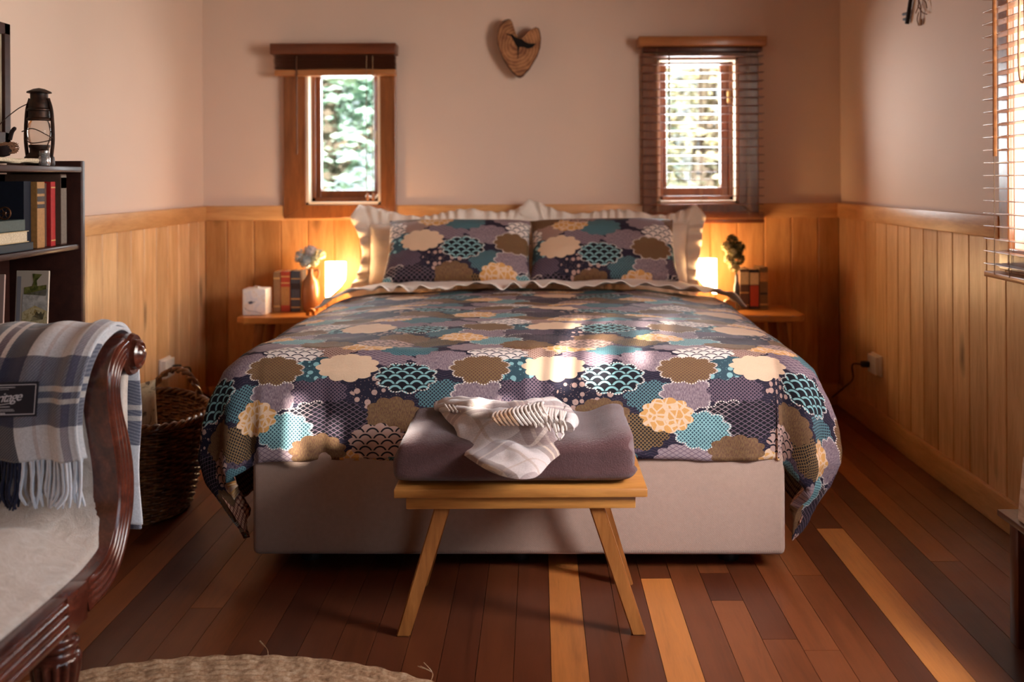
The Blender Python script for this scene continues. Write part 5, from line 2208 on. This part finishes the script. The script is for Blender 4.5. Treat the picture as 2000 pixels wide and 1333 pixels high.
# finer sampling only matters near the outer edge
rs_ = [0, .2, .4, .55, .65] + [.65 + .35 * (i + 1) / 150 for i in range(150)]
m.grid(lambda u, v: rugf(u, rs_[int(round(v * (len(rs_) - 1)))]), 1000, len(rs_), closed_u=True)
rug = m.build('jute_rug', mat('braided_jute', rough=.95, build=_jute), smooth=80, fix=False)
tag(rug, 'round braided natural jute rug on the floor in the foreground', 'rug')
m = MB()
rs = random.Random(14)
for (ad, L) in ((86, .03), (58, .045)):
    a = R(ad)
    p = Vector((rc[0] + RR * math.cos(a), rc[1] + RR * math.sin(a), .008))
    for q in range(3):
        m.tube(bez([p, p + Vector((math.cos(a + .5) * L * .5, math.sin(a + .5) * L * .5, .010)), p + Vector((math.cos(a + 1 + q * .2) * L, math.sin(a) * L, .014 + rs.uniform(0, .012)))], 4), .0008, 4)
o = tag(m.build('loose_fibre', bpy.data.materials['braided_jute'], rug), kind='stuff')

# ------------------------------------------------------------------ bookshelf on the left wall
M_dark = wood('dark_walnut', srgb(34, 16, 14), srgb(66, 34, 26), 'y', .5, coat=.08, spec=.25)
bs = thing('bookshelf', 'dark stained timber bookshelf against the left wall', 'bookshelf', (-1.52, 2.78, 0))
SX0, SX1, SY0, SY1 = -1.628, -1.40, 2.40, 3.168
box('side_panel', M_dark, SX0, SX1, SY1 - .030, SY1, 0, 1.190, .003, bs)
box('side_panel', M_dark, SX0, SX1, SY0, SY0 + .022, 0, 1.190, .003, bs)
box('back_panel', M_dark, SX0, SX0 + .008, SY0, SY1, .05, 1.15, 0, bs)
SH = [1.172, .936, .680, .40, .12]
for z in SH:
    box('shelf', M_dark, SX0 + .008, SX1 + (.004 if z > 1 else -.004), SY0 + .022, SY1 - .030, z - .018, z, .004, bs)
G3 = 'books on the middle shelf of the bookcase'
z = .9365
book('tall grey book at the far end of the middle shelf', -1.60, -1.432, 3.075, 3.112, z, z + .213, K_brown, group=G3, axis='+x', bands=((.02, .98, K_grey), (.80, .95, K_dark)))
book('slim bright red book on the middle shelf', -1.61, -1.43, 3.008, 3.036, z, z + .190, K_bred, group=G3, axis='+x', bands=((.08, .10, K_gold), (.9, .92, K_gold)))
book('dark brown book between the red and ochre books', -1.61, -1.44, 2.975, 3.003, z, z + .186, K_brown, group=G3, axis='+x')
book('ochre book with dark spine lettering on the middle shelf', -1.61, -1.43, 2.925, 2.970, z, z + .190, K_ochre, group=G3, axis='+x', bands=((.60, .66, K_dark), (.70, .78, K_dark), (.82, .90, K_dark)))
book('large midnight blue book standing behind the stacked books', -1.612, -1.445, 2.880, 2.920, z, z + .192, K_blue, group=G3, axis='+x')
G4 = 'books stacked flat on the middle shelf'
book('dark teal book at the bottom of the flat stack', -1.615, -1.415, 2.56, 2.872, z, z + .022, K_dteal, group=G4, axis='flat_spine')
book('book with cream page edges in the middle of the flat stack', -1.615, -1.422, 2.62, 2.862, z + .0225, z + .054, K_cream, group=G4, axis='flat')
book('grey-green cloth book on top of the flat stack', -1.615, -1.428, 2.57, 2.852, z + .0545, z + .086, K_teal, group=G4, axis='flat_spine')
t = thing('wheel_ornament', 'small brown spoked wheel ornament standing on the stacked books', 'ornament', (-1.445, 2.78, z + .0865))
m = MB()
wc = Vector((-1.440, 2.765, z + .0865 + .019))
m.tube([wc + Vector((.016 * math.cos(k * pi / 12), 0, .016 * math.sin(k * pi / 12))) for k in range(24)], .0025, 8, closed=True)
for k in range(3):
    a = k * pi / 3
    m.tube([wc + Vector((.015 * math.cos(a), 0, .015 * math.sin(a))), wc - Vector((.015 * math.cos(a), 0, .015 * math.sin(a)))], .0014, 5)
m.tube([wc + Vector((0, -.004, 0)), wc + Vector((0, .004, 0))], .005, 10)
m.build('wheel', mat('bronze', srgb(110, 74, 50), .4, metal=.7), t)

# two picture-covered booklets on the lower shelf


def booklet(label, x, y, w, h, th, yaw, base, patches):
    zb = .6805
    M_ = Matrix.Translation((x, y, zb)) @ Matrix.Rotation(yaw, 4, 'Z') @ Matrix.Rotation(R(-4), 4, 'X')
    t = thing('booklet', label, 'book', (x, y, zb), group='booklets standing on the lower shelf')
    MB().box(0, w, 0, th, 0, h, .001, 1, M_).build('cover', base, t, smooth=0)
    MB().box(.001, w - .001, .001, th - .001, .001, h + .0006, 0, 1, M_).build('page_block', M_pages, t, smooth=0)
    for (pts, mt) in patches:
        m = MB()
        m.bm.faces.new([m.bm.verts.new(M_ @ Vector((a * w, -.0006, b * h))) for a, b in pts])
        m.build('cover_picture', mt, t, smooth=0)
    return t


Pg = mat('picture_green', rough=.5, build=lambda nt, b: nt.ramp(nt.noise(nt.coord('Object'), 80, 3), [(.35, srgb(70, 76, 30)), (.65, srgb(140, 136, 70))]))
Py = mat('picture_straw', rough=.5, build=lambda nt, b: nt.ramp(nt.noise(nt.coord('Object'), 60, 3, .6, 1), [(.35, srgb(170, 140, 80)), (.5, srgb(222, 206, 160)), (.68, srgb(196, 170, 110))]))
Pw = mat('picture_sky', rough=.5, build=lambda nt, b: nt.ramp(nt.noise(nt.coord('Object'), 50, 3, .6, 1), [(.35, srgb(176, 170, 160)), (.65, srgb(222, 216, 206))]))
Pk = mat('picture_dark', srgb(44, 34, 36), .5)
Pgr = mat('grey_paper', srgb(150, 146, 150), .5)
Pcr = mat('cream_paper', srgb(214, 196, 176), .5)
booklet('booklet with a green and straw landscape cover on the lower shelf', -1.478, 2.885, .098, .195, .006, R(-6), Pcr,
        [([(.22, .02), (.98, .02), (.98, .42), (.6, .5), (.22, .40)], Py), ([(.22, .40), (.6, .5), (.98, .42), (.98, .74), (.22, .66)], Pw),
         ([(.26, .66), (.94, .64), (.94, .80), (.66, .78), (.64, .86), (.80, .95), (.50, .96), (.54, .84), (.5, .78), (.26, .76)], Pg),
         ([(.48, .27), (.86, .30), (.92, .42), (.84, .38), (.80, .42), (.74, .38), (.66, .42), (.60, .36), (.54, .34)], Pk), ([(.04, .04), (.16, .04), (.16, .92), (.04, .92)], Pgr)])
booklet('pinkish booklet with a small dark photograph at the left of the lower shelf', -1.545, 2.72, .125, .20, .006, R(-4), mat('pink_paper', srgb(190, 158, 146), .5),
        [([(.30, .70), (.84, .70), (.84, .95), (.30, .95)], Pk), ([(.2, .06), (.55, .05), (.6, .22), (.45, .40), (.30, .30)], Pk), ([(.62, .08), (.84, .07), (.86, .28), (.72, .34)], mat('bottle_white', srgb(226, 210, 196), .4)),
         ([(.25, .55), (.9, .54), (.9, .56), (.25, .57)], Pk), ([(.3, .60), (.8, .60), (.78, .635), (.32, .63)], Pk)])

# things on top of the bookshelf
zt = 1.1725
t = thing('hurricane_lantern', 'dark rusty hurricane lantern on top of the bookshelf', 'lantern', (-1.462, 3.0, zt))
LX, LY = -1.459, 3.0
Tm = Matrix.Translation((LX, LY, zt))
M_rust = mat('rusty_tin', rough=.5, metal=.5, build=lambda nt, b: nt.ramp(nt.noise(nt.coord('Object'), 50, 4), [(.35, srgb(26, 16, 13)), (.7, srgb(70, 42, 28))]))
MB().lathe([(.040, 0), (.042, .006), (.040, .026), (.030, .036), (.026, .040), (.026, .052), (.029, .056), (.029, .062), (.0, .063)], 28, Tm).build('fuel_tank', M_rust, t)
gl = mat('lantern_glass', srgb(230, 222, 215), .08, trans=.9, ior=1.2, alpha=1)
MB().lathe([(.024, .062), (.031, .080), (.033, .100), (.029, .124), (.024, .134)], 28, Tm).build('glass_globe', gl, t)
MB().lathe([(.024, .132), (.034, .134), (.035, .138), (.030, .142), (.029, .160), (.034, .162), (.034, .166), (.029, .170), (.028, .190), (.024, .196), (.024, .212), (.034, .214), (.033, .218), (.015, .226), (.001, .229)], 28, Tm).build('chimney_cap', M_rust, t)
for s in (-1, 1):
    MB().tube(bez([(LX + s * .034, LY, zt + .02), (LX + s * .040, LY, zt + .08), (LX + s * .036, LY, zt + .16), (LX + s * .026, LY, zt + .198)], 6), .0055, 8).build('side_tube', M_rust, t)
MB().tube(bez([(LX - .036, LY - .03, zt + .10), (LX, LY - .040, zt + .108), (LX + .036, LY - .03, zt + .09), (LX + .038, LY, zt + .078), (LX, LY - .040, zt + .066), (LX - .03, LY - .03, zt + .08)], 6), .0016, 6).build('globe_guard', M_rust, t)
MB().tube(bez([(LX - .030, LY, zt + .185), (LX - .055, LY - .02, zt + .165), (LX - .085, LY - .05, zt + .125), (LX - .098, LY - .07, zt + .088)], 8), .0016, 6).build('bail_handle', M_rust, t)
MB().lathe([(.008, 0), (.008, .012), (.003, .014)], 12, Matrix.Translation((LX + .028, LY - .022, zt + .036))).build('filler_cap', M_rust, t)
t = thing('glass_jar', 'tiny clear glass jar beside the hurricane lantern', 'jar', (-1.425, 2.94, zt))
MB().lathe([(.014, 0), (.016, .003), (.016, .024), (.013, .028), (.013, .036), (.015, .036), (.014, .028)], 20, Matrix.Translation((-1.418, 2.945, zt + .0005))).build('body', mat('jar_glass', (.9, .9, .9), .05, trans=.85, ior=1.4), t)
MB().lathe([(.0135, .0), (.0135, .006), (.001, .007)], 16, Matrix.Translation((-1.418, 2.945, zt + .037))).build('lid', mat('tin_lid', srgb(150, 140, 134), .3, metal=.9), t)
# open book
t = thing('open_book', 'open book with pale pages lying on the bookshelf top', 'book', (-1.47, 2.80, zt))
m = MB()


def opn(u, v):
    a = 2 * u - 1
    return Vector((-1.415 - .13 * v, 2.795 + a * .115, zt + .012 + .012 * (abs(a) ** .35) * (1 - .35 * abs(a)) * (1 if abs(a) < .999 else .3)))


m.grid(opn, 40, 6)
o = m.build('pages', M_pages, t, fix=False)
solid(o, .010, -1)
# nest
t = thing('twig_nest', 'brown twig nest holding a dark seed pod on top of the bookshelf', 'nest', (-1.50, 2.86, zt))
m = MB()
rs = random.Random(9)
nc = Vector((-1.500, 2.865, zt + .052))
for k in range(110):
    a0 = rs.uniform(0, 6.28)
    el = rs.uniform(-.5, .35)
    R0 = .040 + rs.uniform(-.006, .006)
    pts = [nc + Vector((R0 * math.cos(a0 + q * .35) * math.cos(el), R0 * math.sin(a0 + q * .35) * math.cos(el), R0 * math.sin(el) * .8 + rs.uniform(-.003, .003))) for q in range(6)]
    m.tube(pts, .0011, 4)
m.build('twigs', bpy.data.materials['dry_twig'], t)
m = MB()
m.lathe([(.001, -.02), (.020, -.014), (.026, 0), (.020, .014), (.001, .02)], 18, Matrix.Translation(nc + Vector((.012, -.02, -.010))))
m.tube(bez([nc + Vector((.024, .0, .02)), nc + Vector((.030, .0, .042)), nc + Vector((.040, 0, .055))], 4), [.006] * 8 + [.003], 8)
m.build('seed_pod', M_iron, t)
# framed picture on the left wall
t = thing('picture_frame', 'dark framed picture on the left wall above the bookshelf', 'picture frame', (-1.65, 2.85, 1.45))
PY0, PY1, PZ0, PZ1 = 2.55, 3.175, 1.245, 1.615
m = MB()
for (a, b, c, d) in ((PY0, PY1, PZ0, PZ0 + .035), (PY0, PY1, PZ1 - .035, PZ1), (PY0, PY0 + .035, PZ0, PZ1), (PY1 - .035, PY1, PZ0, PZ1)):
    m.box(-1.659, -1.632, a, b, c, d, .002)
m.build('frame', M_dark, t, smooth=0)
MB().box(-1.659, -1.642, PY0 + .03, PY1 - .03, PZ0 + .03, PZ1 - .03).build('print', mat('muted_print', rough=.3, build=lambda nt, b: nt.ramp(nt.noise(nt.coord('Object'), 6, 3), [(.4, srgb(120, 104, 90)), (.6, srgb(190, 174, 150))])), t, smooth=0)

# ------------------------------------------------------------------ low dark table and crate at the right edge
M_wal = wood('worn_walnut', srgb(58, 28, 18), srgb(104, 58, 34), 'y', .35, coat=.3)
M_walz = wood('worn_walnut_legs', srgb(58, 28, 18), srgb(110, 62, 38), 'z', .4, coat=.2)
t = thing('side_table', 'low dark walnut side table at the right edge', 'table', (1.30, 2.3, 0))
box('top', M_wal, 1.122, 1.46, 1.85, 2.512, .296, .312, .003, t)
box('leg', M_walz, 1.140, 1.44, 2.440, 2.484, 0, .296, .002, t)
box('leg', M_walz, 1.140, 1.44, 1.88, 1.924, 0, .296, .002, t)
box('apron', M_wal, 1.146, 1.166, 1.924, 2.440, .240, .296, .002, t)


def _wash(nt, b):
    co = nt.coord('Object')
    v = nt.vmath('MULTIPLY', co, (1, .2, 1))
    return nt.ramp(nt.noise(v, 40, 4, .6, .6), [(.32, srgb(186, 158, 136)), (.5, srgb(222, 204, 188)), (.68, srgb(234, 220, 208))])


M_wash = mat('whitewashed_timber', rough=.7, build=_wash)
t = thing('wooden_box', 'whitewashed timber box with a lid on the low dark table', 'box', (1.3, 2.3, .312))
m = MB()


def taper(z0, z1, e0, e1, m):
    r = bmesh.ops.create_cube(m.bm, size=1)
    for v in r['verts']:
        e = e1 if v.co.z > 0 else e0
        v.co = Vector((1.268 + v.co.x * 2 * (.135 - e), 2.305 + v.co.y * 2 * (.125 - e), z1 if v.co.z > 0 else z0))
    bmesh.ops.bevel(m.bm, geom=list({e_ for v in r['verts'] for e_ in v.link_edges}), offset=.003, segments=2, affect='EDGES')


taper(.3125, .468, 0, .010, m)
m.build('body', M_wash, t)
m = MB()
taper(.470, .520, .010, .014, m)
m.build('lid', M_wash, t)
